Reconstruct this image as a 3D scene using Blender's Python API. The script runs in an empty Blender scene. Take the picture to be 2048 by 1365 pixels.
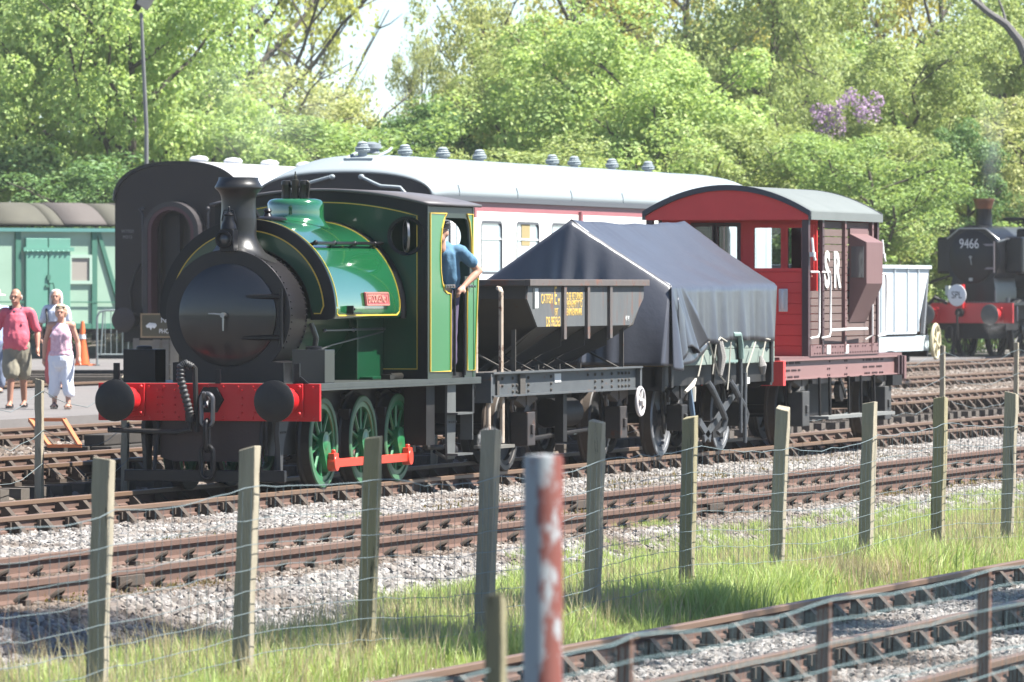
import bpy, bmesh, math, random
import numpy as np
from mathutils import Vector, Matrix, Euler, geometry, noise
R = math.radians
random.seed(11)
rng = np.random.default_rng(11)
S = bpy.context.scene
COL = S.collection

# ---------------------------------------------------------------- camera, sky, sun, exposure
EYE = 2.07                      # eye height above the rail tops of the locomotive's track
FPX = 13000.0                   # focal length in photograph pixels (2048 wide): a long telephoto
YAW = math.atan((4950 - 1024) / FPX)
PITCH = math.atan((682.5 - 575) / FPX)
cam = bpy.data.objects.new('camera', bpy.data.cameras.new('camera'))
COL.objects.link(cam)
cam.location = (0, 0, EYE)
cam.data.sensor_width = 36.0
cam.data.lens = 36.0 * FPX / 2048
cam.data.clip_start = 1.0
cam.data.clip_end = 6000
fwd = Vector((math.cos(YAW) * math.cos(PITCH), math.sin(YAW) * math.cos(PITCH), -math.sin(PITCH)))
cam.rotation_euler = fwd.to_track_quat('-Z', 'Y').to_euler()
cam.data.dof.use_dof = True
cam.data.dof.focus_distance = 63
cam.data.dof.aperture_fstop = 7.6
S.camera = cam

SUN_EL = R(56)
SUN_AZ = (0.22, -0.975)          # direction towards the sun on the ground
w = bpy.data.worlds.new('World')
S.world = w
w.use_nodes = True
nt = w.node_tree
bg = nt.nodes['Background']
sky = nt.nodes.new('ShaderNodeTexSky')
sky.sky_type = 'NISHITA'
sky.sun_disc = False
sky.sun_elevation = SUN_EL
sky.sun_rotation = math.atan2(SUN_AZ[0], SUN_AZ[1])
sky.altitude = 50
sky.air_density = 0.7
sky.dust_density = 0.0
sky.ozone_density = 2.5
nt.links.new(sky.outputs[0], bg.inputs[0])
bg.inputs[1].default_value = 0.062
sun = bpy.data.objects.new('sun', bpy.data.lights.new('sun', 'SUN'))
COL.objects.link(sun)
sun.data.energy = 5.0
sun.data.angle = R(0.53)
sun.data.color = (1.0, 0.965, 0.90)
sd = Vector((SUN_AZ[0] * math.cos(SUN_EL), SUN_AZ[1] * math.cos(SUN_EL), math.sin(SUN_EL)))
sun.rotation_euler = sd.to_track_quat('Z', 'Y').to_euler()
sun.location = (60, 0, 40)
S.view_settings.view_transform = 'Standard'
S.view_settings.look = 'None'
S.view_settings.gamma = 1
S.view_settings.use_curve_mapping = False
S.view_settings.exposure = 1.75
S.cycles.max_bounces = 6
S.cycles.transparent_max_bounces = 12
S.cycles.volume_bounces = 1
S.cycles.volume_max_steps = 64

# ---------------------------------------------------------------- helpers
F0 = Vector((math.cos(YAW), math.sin(YAW), 0))
RT = Vector((math.sin(YAW), -math.cos(YAW), 0))


def at(px, depth, z=0.0):
    """point at a compass bearing (as a photo column) and a distance"""
    p = F0 * depth + RT * ((px - 1024) / FPX * depth)
    return Vector((p.x, p.y, z))


class MB:
    def __init__(s, off=(0, 0, 0)):
        s.v = []; s.f = []; s.m = []; s.s = []; s.o = off

    def add(s, vs, fs, mat=0, smooth=False):
        b = len(s.v)
        ox, oy, oz = s.o
        s.v += [(p[0] + ox, p[1] + oy, p[2] + oz) for p in vs]
        for f in fs:
            s.f.append([i + b for i in f]); s.m.append(mat); s.s.append(smooth)
        return s

    def box(s, x0, x1, y0, y1, z0, z1, mat=0):
        vs = [(x, y, z) for x in (x0, x1) for y in (y0, y1) for z in (z0, z1)]
        return s.add(vs, [(0, 1, 3, 2), (4, 6, 7, 5), (0, 4, 5, 1), (2, 3, 7, 6), (0, 2, 6, 4), (1, 5, 7, 3)], mat)

    def obox(s, c, d, rot=(0, 0, 0), mat=0):
        M = Euler(rot).to_matrix(); c = Vector(c)
        vs = [c + M @ Vector((x * d[0] / 2, y * d[1] / 2, z * d[2] / 2)) for x in (-1, 1) for y in (-1, 1) for z in (-1, 1)]
        return s.add(vs, [(0, 1, 3, 2), (4, 6, 7, 5), (0, 4, 5, 1), (2, 3, 7, 6), (0, 2, 6, 4), (1, 5, 7, 3)], mat)

    def bar(s, p0, p1, w_, h, mat=0):
        p0 = Vector(p0); p1 = Vector(p1); d = p1 - p0
        up = Vector((0, 0, 1)) if abs(d.normalized().z) < .95 else Vector((1, 0, 0))
        a = d.cross(up).normalized() * w_ / 2; b = a.cross(d).normalized() * h / 2
        vs = [p + i * a + j * b for p in (p0, p1) for i in (-1, 1) for j in (-1, 1)]
        return s.add(vs, [(0, 1, 3, 2), (4, 6, 7, 5), (0, 4, 5, 1), (2, 3, 7, 6), (0, 2, 6, 4), (1, 5, 7, 3)], mat)

    @staticmethod
    def frame(d):
        d = Vector(d).normalized()
        u = d.orthogonal().normalized() if abs(d.z) < .9 else Vector((1, 0, 0))
        if abs(d.z) < .9:
            u = Vector((0, 0, 1)).cross(d).normalized()
        return u, d.cross(u).normalized()

    def lathe(s, prof, o=(0, 0, 0), ax=(0, 0, 1), n=20, mat=0, smooth=True, caps=True):
        o = Vector(o); ax = Vector(ax).normalized(); u, v = s.frame(ax)
        vs = []
        for r, h in prof:
            for i in range(n):
                t = 2 * math.pi * i / n
                vs.append(o + ax * h + (u * math.cos(t) + v * math.sin(t)) * r)
        fs = []
        for k in range(len(prof) - 1):
            for i in range(n):
                j = (i + 1) % n
                fs.append((k * n + i, k * n + j, (k + 1) * n + j, (k + 1) * n + i))
        if caps:
            if prof[0][0] > 1e-4: fs.append(tuple(range(n - 1, -1, -1)))
            if prof[-1][0] > 1e-4: fs.append(tuple(range((len(prof) - 1) * n, len(prof) * n)))
        return s.add(vs, fs, mat, smooth)

    def cyl(s, p0, p1, r0, r1=None, n=14, mat=0, smooth=True, caps=True):
        p0 = Vector(p0); p1 = Vector(p1)
        return s.lathe([(r0, 0), (r0 if r1 is None else r1, (p1 - p0).length)], p0, p1 - p0, n, mat, smooth, caps)

    def tube(s, pts, r, n=8, mat=0, closed=False, smooth=True):
        pts = [Vector(p) for p in pts]; N = len(pts); vs = []
        rs = r if isinstance(r, (list, tuple)) else [r] * N
        pu = None
        for i, p in enumerate(pts):
            if closed: d = pts[(i + 1) % N] - pts[i - 1]
            else: d = pts[min(i + 1, N - 1)] - pts[max(i - 1, 0)]
            d.normalize()
            if pu is None: u, _ = s.frame(d)
            else: u = (pu - d * pu.dot(d)).normalized()
            pu = u; v = d.cross(u)
            for k in range(n):
                t = 2 * math.pi * (k + .5) / n
                vs.append(p + (u * math.cos(t) + v * math.sin(t)) * rs[i])
        fs = []
        for i in range(N if closed else N - 1):
            a = i * n; b = ((i + 1) % N) * n
            for k in range(n):
                l = (k + 1) % n
                fs.append((a + k, a + l, b + l, b + k))
        if not closed:
            fs.append(tuple(range(n - 1, -1, -1))); fs.append(tuple(range((N - 1) * n, N * n)))
        return s.add(vs, fs, mat, smooth)

    def prism(s, poly, ax, a, b, holes=(), mat=0):
        """extrude a 2D outline (with holes) between a and b along axis ax ('x': (y,z), 'y': (x,z), 'z': (x,y))"""
        loops = [list(poly)] + [list(h) for h in holes]
        P = {'x': lambda u, v, t: (t, u, v), 'y': lambda u, v, t: (u, t, v), 'z': lambda u, v, t: (u, v, t)}[ax]
        flat = [p for l in loops for p in l]; n = len(flat)
        tris = geometry.tessellate_polygon([[Vector((p[0], p[1], 0)) for p in l] for l in loops])
        vs = [P(u, v, a) for u, v in flat] + [P(u, v, b) for u, v in flat]
        fs = [tuple(t) for t in tris] + [tuple(i + n for i in reversed(t)) for t in tris]
        k = 0
        for l in loops:
            m = len(l)
            for i in range(m):
                j = (i + 1) % m
                fs.append((k + i, k + j, k + j + n, k + i + n))
            k += m
        return s.add(vs, fs, mat)

    def ell(s, c, r, nu=12, nv=8, mat=0):
        c = Vector(c)
        if not isinstance(r, (tuple, list)): r = (r, r, r)
        vs = [c + Vector((0, 0, -r[2]))]; fs = []
        for j in range(1, nv):
            t = math.pi * j / nv - math.pi / 2
            for i in range(nu):
                q = 2 * math.pi * i / nu
                vs.append(c + Vector((r[0] * math.cos(t) * math.cos(q), r[1] * math.cos(t) * math.sin(q), r[2] * math.sin(t))))
        vs.append(c + Vector((0, 0, r[2]))); e = len(vs) - 1
        for i in range(nu):
            k = (i + 1) % nu
            fs.append((0, 1 + k, 1 + i)); fs.append((e, e - nu + i, e - nu + k))
            for j in range(nv - 2):
                fs.append((1 + j * nu + i, 1 + j * nu + k, 1 + (j + 1) * nu + k, 1 + (j + 1) * nu + i))
        return s.add(vs, fs, mat, True)

    def grid(s, fn, nu, nv, mat=0, smooth=True):
        vs = [fn(i / nu, j / nv) for j in range(nv + 1) for i in range(nu + 1)]
        fs = [(j * (nu + 1) + i, j * (nu + 1) + i + 1, (j + 1) * (nu + 1) + i + 1, (j + 1) * (nu + 1) + i) for j in range(nv) for i in range(nu)]
        return s.add(vs, fs, mat, smooth)

    def build(s, name, mats, parent=None, bevel=0, fix=True, solid=0, sharp=40, loc=None):
        me = bpy.data.meshes.new(name)
        me.from_pydata(s.v, [], s.f)
        if not isinstance(mats, (list, tuple)): mats = [mats]
        for m in mats: me.materials.append(m)
        me.polygons.foreach_set('material_index', s.m)
        me.polygons.foreach_set('use_smooth', s.s)
        me.update()
        if fix:
            bm = bmesh.new(); bm.from_mesh(me)
            bmesh.ops.recalc_face_normals(bm, faces=bm.faces)
            bm.to_mesh(me); bm.free()
        if any(s.s): me.set_sharp_from_angle(angle=R(sharp))
        o = bpy.data.objects.new(name, me)
        COL.objects.link(o)
        if parent: o.parent = parent
        if loc: o.location = loc
        if name == 'rivets': o['kind'] = 'stuff'
        if solid:
            md = o.modifiers.new('solid', 'SOLIDIFY'); md.thickness = solid; md.offset = 0
        if bevel:
            md = o.modifiers.new('bevel', 'BEVEL'); md.width = bevel; md.segments = 2; md.limit_method = 'ANGLE'; md.angle_limit = R(50)
        return o


def tag(o, label=None, cat=None, group=None, kind=None):
    if label: o['label'] = label
    if cat: o['category'] = cat
    if group: o['group'] = group
    if kind: o['kind'] = kind
    return o


def thing(name, label, cat, loc=(0, 0, 0), rz=0, group=None):
    o = bpy.data.objects.new(name, None)
    COL.objects.link(o)
    o.empty_display_size = .3
    o.location = loc; o.rotation_euler = (0, 0, rz)
    return tag(o, label, cat, group)


def dup(o, parent=None, loc=None, rot=None, scale=None, deep=True):
    c = o.copy(); COL.objects.link(c)
    if parent is not None: c.parent = parent
    if loc is not None: c.location = loc
    if rot is not None: c.rotation_euler = rot
    if scale is not None: c.scale = scale
    if deep:
        for ch in list(o.children): dup(ch, c)
    return c


def text(name, body, size, loc, rot, m, parent=None, ext=.002, sx=1.0, align='CENTER', space=1.0, bold=0):
    cu = bpy.data.curves.new(name, 'FONT')
    cu.body = body; cu.size = size; cu.extrude = ext; cu.offset = bold; cu.align_x = align; cu.align_y = 'CENTER'; cu.space_character = space
    t = bpy.data.objects.new(name, cu)
    me = bpy.data.meshes.new_from_object(t)
    bpy.data.objects.remove(t); bpy.data.curves.remove(cu)
    me.name = name; me.materials.clear(); me.materials.append(m)
    o = bpy.data.objects.new(name, me); COL.objects.link(o)
    o.parent = parent; o.location = loc; o.rotation_euler = rot; o.scale = (sx, 1, 1)
    return o


NEAR = (R(90), 0, 0)             # lettering that faces the camera side of the train (-Y)
FRONT = (R(90), 0, R(-90))       # lettering that faces along the track towards the camera (-X)


def arc(cy, cz, r, a0, a1, n):
    return [(cy + r * math.cos(R(a0 + (a1 - a0) * i / n)), cz + r * math.sin(R(a0 + (a1 - a0) * i / n))) for i in range(n + 1)]


def rrect(x0, x1, z0, z1, r, n=4):
    p = []
    for cx, cz, a in ((x1 - r, z1 - r, 0), (x0 + r, z1 - r, 90), (x0 + r, z0 + r, 180), (x1 - r, z0 + r, 270)):
        p += arc(cx, cz, r, a, a + 90, n)
    return p


# ---------------------------------------------------------------- materials
def mat(name, col, rough=.5, metal=0, col2=None, scale=3, amt=.6, rust=0, rcol=(.13, .055, .03), rscale=5, bump=0, bscale=40,
        coat=0, spec=.5, stretch=(1, 1, 1), dust=0):
    sc = lambda c: tuple(v * (.62 if max(c) < .5 else .8) for v in c)
    col = sc(col); col2 = sc(col2) if col2 else None; rcol = sc(rcol)
    m = bpy.data.materials.new(name); m.use_nodes = True
    n = m.node_tree.nodes; l = m.node_tree.links
    b = n['Principled BSDF']
    b.inputs['Base Color'].default_value = (*col, 1)
    b.inputs['Roughness'].default_value = rough
    b.inputs['Metallic'].default_value = metal
    b.inputs['Specular IOR Level'].default_value = spec
    if coat:
        b.inputs['Coat Weight'].default_value = coat; b.inputs['Coat Roughness'].default_value = .05; b.inputs['Coat IOR'].default_value = 1.75 if coat >= 1 else 1.5
    if col2 is None and not rust and not bump: return m
    tc = n.new('ShaderNodeTexCoord'); mp = n.new('ShaderNodeMapping'); mp.inputs['Scale'].default_value = stretch
    oi = n.new('ShaderNodeObjectInfo'); vm = n.new('ShaderNodeVectorMath'); vm.operation = 'MULTIPLY_ADD'
    vm.inputs[1].default_value = (23, 17, 31); l.new(oi.outputs['Random'], vm.inputs[0]); l.new(tc.outputs['Object'], vm.inputs[2]); l.new(vm.outputs[0], mp.inputs[0])

    def noise(sc, det=5, ro=.6):
        t = n.new('ShaderNodeTexNoise'); t.inputs['Scale'].default_value = sc; t.inputs['Detail'].default_value = det; t.inputs['Roughness'].default_value = ro
        l.new(mp.outputs[0], t.inputs['Vector']); return t

    def ramp(src, a, c):
        t = n.new('ShaderNodeMapRange'); t.inputs['From Min'].default_value = a; t.inputs['From Max'].default_value = c
        l.new(src, t.inputs[0]); return t.outputs[0]

    def mix(f, a, c):
        t = n.new('ShaderNodeMix'); t.data_type = 'RGBA'
        l.new(f, t.inputs['Factor'])
        for sock, val in ((t.inputs[6], a), (t.inputs[7], c)):
            if isinstance(val, tuple): sock.default_value = (*val, 1)
            else: l.new(val, sock)
        return t.outputs[2]
    cur = tuple(col)
    if col2 is not None:
        f = ramp(noise(scale).outputs[0], .5 - amt / 2, .5 + amt / 2)
        cur = mix(f, cur, tuple(col2))
    if rust:
        f = ramp(noise(rscale, 8, .7).outputs[0], .68 - rust * .3, .74 - rust * .3)
        cur = mix(f, cur, tuple(rcol))
        mr = n.new('ShaderNodeMapRange'); mr.inputs['To Min'].default_value = rough; mr.inputs['To Max'].default_value = .9
        l.new(f, mr.inputs[0]); l.new(mr.outputs[0], b.inputs['Roughness'])
    if not isinstance(cur, tuple): l.new(cur, b.inputs['Base Color'])
    if bump:
        bp = n.new('ShaderNodeBump'); bp.inputs['Strength'].default_value = bump; bp.inputs['Distance'].default_value = .02
        l.new(noise(bscale, 6).outputs[0], bp.inputs['Height']); l.new(bp.outputs[0], b.inputs['Normal'])
    return m


def emis_free_glass(name, col=(.75, .82, .86), rough=.03, alpha=.35):
    m = bpy.data.materials.new(name); m.use_nodes = True
    n = m.node_tree.nodes; l = m.node_tree.links
    n.remove(n['Principled BSDF'])
    g = n.new('ShaderNodeBsdfGlossy'); g.inputs['Roughness'].default_value = rough
    t = n.new('ShaderNodeBsdfTransparent'); t.inputs[0].default_value = (*col, 1)
    fr = n.new('ShaderNodeFresnel'); fr.inputs[0].default_value = 1.5
    ad = n.new('ShaderNodeMixShader')
    l.new(fr.outputs[0], ad.inputs[0]); l.new(t.outputs[0], ad.inputs[1]); l.new(g.outputs[0], ad.inputs[2])
    l.new(ad.outputs[0], n['Material Output'].inputs[0])
    return m


GREEN = mat('loco green paint', (.012, .140, .048), .16, col2=(.016, .165, .058), scale=1.2, coat=1, spec=.8, bump=.03, bscale=3)
DGREEN = mat('cab green paint', (.008, .082, .034), .3, spec=.35, col2=(.006, .064, .027), scale=2, coat=.3)
BLACK = mat('black paint', (.007, .007, .009), .34, col2=(.014, .013, .016), scale=3, spec=.28)
SMOKEB = mat('smokebox black', (.010, .009, .010), .38, col2=(.022, .019, .021), scale=2.5, bump=.05, spec=.35)
GRIMY = mat('grimy black metal', (.010, .010, .010), .6, col2=(.030, .027, .025), scale=5, bump=.1)
UNDER = mat('oily underframe', (.010, .009, .010), .6, col2=(.027, .024, .022), scale=6, rust=.2, rcol=(.06, .03, .02), spec=.3)
FOOTP = mat('footplate grey', (.045, .052, .048), .45, col2=(.075, .085, .078), scale=4, bump=.05)
RED = mat('buffer beam red', (.62, .014, .018), .42, col2=(.52, .012, .016), scale=3, spec=.35)
RODRED = mat('rod vermilion', (.75, .055, .025), .35, coat=.2)
YELLOW = mat('yellow lining', (.75, .50, .06), .45)
STEEL = mat('bright steel', (.45, .45, .45), .3, metal=.9)
PIPE = mat('steel pipe', (.20, .20, .21), .35, metal=.7)
BRASS = mat('dull brass', (.05, .044, .034), .4, metal=.5)
RAILTOP = mat('rail steel', (.28, .175, .11), .45, metal=.2, col2=(.22, .14, .095), scale=2, stretch=(.3, 4, 4))
RUSTY = mat('rail rust', (.135, .078, .056), .85, col2=(.185, .102, .074), scale=3, bump=.2)
RUSTD = mat('chair iron', (.065, .048, .036), .85, col2=(.11, .078, .055), scale=6, bump=.2)
SLEEP = mat('sleeper timber', (.105, .085, .070), .9, col2=(.17, .145, .12), scale=3, stretch=(6, 1, 6), bump=.3)
GLASS = emis_free_glass('window glass')

# ---------------------------------------------------------------- ground and tracks
def shader_ground(name, cols, scale=3, bump=.4, bscale=25, rough=.95):
    m = bpy.data.materials.new(name); m.use_nodes = True
    n = m.node_tree.nodes; l = m.node_tree.links; b = n['Principled BSDF']; b.inputs['Roughness'].default_value = rough
    g = n.new('ShaderNodeNewGeometry')
    t = n.new('ShaderNodeTexNoise'); t.inputs['Scale'].default_value = scale; t.inputs['Detail'].default_value = 10; t.inputs['Roughness'].default_value = .7
    l.new(g.outputs['Position'], t.inputs['Vector'])
    cr = n.new('ShaderNodeValToRGB')
    e = cr.color_ramp.elements
    e[0].position = .3; e[0].color = (*cols[0], 1); e[1].position = .7; e[1].color = (*cols[-1], 1)
    for i, c in enumerate(cols[1:-1]):
        k = e.new(.3 + .4 * (i + 1) / (len(cols) - 1)); k.color = (*c, 1)
    l.new(t.outputs[0], cr.inputs[0]); l.new(cr.outputs[0], b.inputs['Base Color'])
    t2 = n.new('ShaderNodeTexNoise'); t2.inputs['Scale'].default_value = bscale; t2.inputs['Detail'].default_value = 6
    l.new(g.outputs['Position'], t2.inputs['Vector'])
    bp = n.new('ShaderNodeBump'); bp.inputs['Strength'].default_value = bump; bp.inputs['Distance'].default_value = .05
    l.new(t2.outputs[0], bp.inputs['Height']); l.new(bp.outputs[0], b.inputs['Normal'])
    return m


EARTH = shader_ground('field earth and grass', [(0.032, 0.045, 0.016), (0.045, 0.064, 0.019), (0.077, 0.070, 0.038)], .4)
BALL = shader_ground('ballast base', [(0.032, 0.028, 0.024), (0.058, 0.051, 0.046), (0.083, 0.077, 0.072)], 14, .8, 40)
BROWNB = shader_ground('old brown ballast', [(0.058, 0.042, 0.031), (0.096, 0.077, 0.063), (0.134, 0.118, 0.102)], 10, .8, 30)
TARMAC = shader_ground('worn tarmac', [(0.112, 0.102, 0.099), (0.131, 0.120, 0.115), (0.150, 0.138, 0.131)], .9, .15, 60)
GRAVEL = shader_ground('gravel bank', [(0.109, 0.093, 0.074), (0.160, 0.141, 0.118), (0.205, 0.186, 0.160)], 5, .8, 14)
TURF = shader_ground('turf soil', [(0.032, 0.048, 0.013), (0.064, 0.077, 0.026), (0.090, 0.083, 0.038)], 5, .5)

MB().add([(-400, -600, -.75), (2500, -600, -.75), (2500, 2000, -.75), (-400, 2000, -.75)], [(0, 1, 2, 3)]).build('ground', EARTH)
tag(bpy.data.objects['ground'], kind='structure')
# cross profile of the railway land: (Y, z)
PROF = [(4.0, -.74), (7.0, -.46), (12.3, -.46), (12.9, -.42), (14.3, -.40), (15.2, -.36), (15.9, -.19), (23.4, -.19), (24.15, -.16), (24.5, -.03), (27.0, -.02), (28.2, .02),
        (29.2, .03), (32.0, .03), (32.6, .12), (33.2, .12), (35.6, .14), (36.2, .22), (60, .24)]


def prof(y):
    for (a, za), (b, zb) in zip(PROF, PROF[1:]):
        if a <= y <= b: return za + (zb - za) * (y - a) / (b - a)
    return PROF[0][1] if y < PROF[0][0] else PROF[-1][1]


def bed(name, y0, y1, x0, x1, m):
    ys = [y0] + [y for y, _ in PROF if y0 < y < y1] + [y1]
    b = MB()
    vs = [(x, y, prof(y)) for y in ys for x in (x0, x1)]
    b.add(vs, [(2 * i, 2 * i + 1, 2 * i + 3, 2 * i + 2) for i in range(len(ys) - 1)])
    return tag(b.build(name, m, fix=False), kind='structure')


bed('near_ballast_bed', 4.0, 12.7, 5, 300, BALL)
bed('turf_verge', 12.7, 15.2, 5, 300, TURF)
bed('main_ballast_bed', 15.2, 23.6, 5, 420, BALL)
bed('yard_ballast_bed', 23.6, 36.2, 5, 420, BROWNB)
b = MB()
b.box(40, 118, 31.62, 41.0, -.2, .30)
b.box(40, 150, 43.2, 75, -.2, .31)
b.box(118, 260, 36.4, 75, -.2, .29)
tag(b.build('tarmac_path', TARMAC), kind='structure')
b = MB()
b.prism([(151, .26), (156, .75), (159, 1.0), (190, 1.02), (190, .2)], 'y', 46, 90)
tag(b.build('gravel_bank', GRAVEL), kind='structure')

RAILP = [(-.035, 0), (-.034, -.035), (-.010, -.05), (-.010, -.112), (-.036, -.124), (-.036, -.148), (.036, -.148), (.036, -.124), (.010, -.112), (.010, -.05), (.034, -.035), (.035, 0), (.025, .006), (-.025, .006)]
FLATP = [(-.036, 0), (-.036, -.04), (-.010, -.052), (-.010, -.125), (-.07, -.142), (-.07, -.155), (.07, -.155), (.07, -.142), (.010, -.125), (.010, -.052), (.036, -.04), (.036, 0), (.025, .006), (-.025, .006)]

_c = MB()                                                           # cast iron chair, rail runs along x
_c.box(-.10, .10, -.19, .19, -.19, -.152)
for s_ in (-1, 1):
    _c.prism([(s_ * .045, -.152), (s_ * .045, -.045), (s_ * .085, -.04), (s_ * .17, -.13), (s_ * .19, -.152)], 'x', -.055, .055)
    for k in (-.078, .078):
        _c.cyl((k, s_ * .15, -.152), (k, s_ * .15, -.115), .02, n=6, smooth=False)
_c.obox((.0, -.047, -.08), (.19, .03, .07))
CHAIR = _c.build('rail_chair', RUSTD); COL.objects.unlink(CHAIR)
_c = MB()                                                           # baseplate with sprung clips
_c.box(-.11, .11, -.19, .19, -.185, -.156)
for s_ in (-1, 1):
    _c.tube([(-.07, s_ * .09, -.13), (-.05, s_ * .13, -.095), (0, s_ * .16, -.075), (.05, s_ * .13, -.095), (.07, s_ * .09, -.13)], .016, 6)
    _c.box(-.05, .05, s_ * .14 - .03, s_ * .14 + .03, -.156, -.12)
CLIP = _c.build('rail_clip', RUSTD); COL.objects.unlink(CLIP)
SLM = MB().box(-.125, .125, -1.27, 1.27, -.32, -.19).build('sleeper', SLEEP, bevel=0); COL.objects.unlink(SLM)


def track(label, yc, z, x0, x1, kind='chair', pitch=.72, pieces=True, rz=0, loc=None, sleepers=True):
    t = thing('railway_track', label, 'railway track', loc or ((x0 + x1) / 2, yc, z), rz, 'railway tracks across the yard')
    L = (x1 - x0) / 2
    for s_ in (-1, 1):
        p = RAILP if kind == 'chair' else FLATP
        m = MB().prism([(s_ * .753 + u, v) for u, v in p], 'x', -L, L)
        for i, f in enumerate(m.f):
            zz = [m.v[k][2] for k in f]
            m.m[i] = 0 if min(zz) > -.04 else 1
        m.build('rail', [RAILTOP, RUSTY], t)
    if pieces:
        n = int(2 * L / pitch)
        for i in range(n):
            x = -L + (i + .5) * pitch + random.uniform(-.03, .03)
            if sleepers:
                o = dup(SLM, t, (x, random.uniform(-.05, .05), random.uniform(-.012, .006)), (0, 0, random.uniform(-.012, .012)))
            for s_ in (-1, 1):
                dup(CHAIR if kind == 'chair' else CLIP, t, (x, s_ * .753, 0), (0, 0, 0 if s_ < 0 else math.pi))
    return t


T1 = track('track with iron chairs that the green locomotive and its wagons stand on', 22.0, 0, 50, 112)
T2 = track('empty track with sprung clips between the train and the wire fence', 17.3, 0, 38, 84, 'clip', .70)
for x_, s_ in ((44.9, -1), (61.5, -1), (45.6, 1), (62.0, 1)):
    for d_ in (-.055, .055): MB().box(x_ - 61 - .27, x_ - 61 + .27, s_ * .753 + d_ - .022, s_ * .753 + d_ + .022, -.125, -.045).build('fishplate', RUSTD, T2, bevel=.006)
T3 = track('nearest complete track, running past the red and white post in front of the grass', 11.05, -.25, 23, 60)
T3b = track('track cut off by the bottom right corner, nearest of all', 8.05, -.25, 20, 50)
T4 = track('rusty track just behind the green locomotive with raised sleeper ends', 25.3, .2, 58, 132, pitch=.66)
T5 = track('track that the white roofed coach and the white hopper stand on', 30.5, .2, 68, 160)
T6 = track('far track in front of the black pannier tank engine', 34.4, .3, 112, 185, pitch=.8)
T7 = track('sunken rails in tarmac leading to the dark brown coach', 42.0, .36, 90, 160, pieces=False)

# loose ballast, stone by stone, scattered with geometry nodes
def stone_mat(name, cols, rust):
    m = bpy.data.materials.new(name); m.use_nodes = True
    n = m.node_tree.nodes; l = m.node_tree.links; b = n['Principled BSDF']; b.inputs['Roughness'].default_value = .9
    oi = n.new('ShaderNodeObjectInfo'); cr = n.new('ShaderNodeValToRGB'); e = cr.color_ramp.elements
    e[0].color = (*cols[0], 1); e[1].color = (*cols[-1], 1)
    for i, c in enumerate(cols[1:-1]):
        k = e.new((i + 1) / (len(cols) - 1)); k.color = (*c, 1)
    l.new(oi.outputs['Random'], cr.inputs[0])
    g = n.new('ShaderNodeNewGeometry')
    t = n.new('ShaderNodeTexNoise'); t.inputs['Scale'].default_value = .55; t.inputs['Detail'].default_value = 5
    l.new(g.outputs['Position'], t.inputs['Vector'])
    r = n.new('ShaderNodeMapRange'); r.inputs['From Min'].default_value = .50 - rust * .22; r.inputs['From Max'].default_value = .66 - rust * .15; r.inputs['To Max'].default_value = .7
    l.new(t.outputs[0], r.inputs[0])
    mx = n.new('ShaderNodeMix'); mx.data_type = 'RGBA'; mx.inputs[7].default_value = (.085, .055, .036, 1)
    l.new(r.outputs[0], mx.inputs['Factor']); l.new(cr.outputs[0], mx.inputs[6]); l.new(mx.outputs[2], b.inputs['Base Color'])
    return m


SRC = bpy.data.collections.new('stone_sources')
STM = stone_mat('grey ballast stone', [(0.092, 0.083, 0.076), (0.153, 0.140, 0.132), (0.209, 0.196, 0.185), (0.259, 0.245, 0.231), (0.185, 0.164, 0.143), (0.342, 0.328, 0.314)], 0)
STR = stone_mat('rust stained ballast stone', [(0.106, 0.083, 0.064), (0.157, 0.129, 0.106), (0.221, 0.195, 0.171), (0.287, 0.263, 0.241)], .8)


def stone_source(m, tagname):
    c = bpy.data.collections.new(tagname)
    for k in range(4):
        bm = bmesh.new(); bmesh.ops.create_icosphere(bm, subdivisions=1, radius=1)
        for v in bm.verts:
            v.co *= random.uniform(.68, 1.25); v.co.z *= .8; v.co.y *= random.uniform(.8, 1.1)
        me = bpy.data.meshes.new('stone'); bm.to_mesh(me); bm.free(); me.materials.append(m)
        c.objects.link(bpy.data.objects.new('stone', me))
    return c


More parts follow.
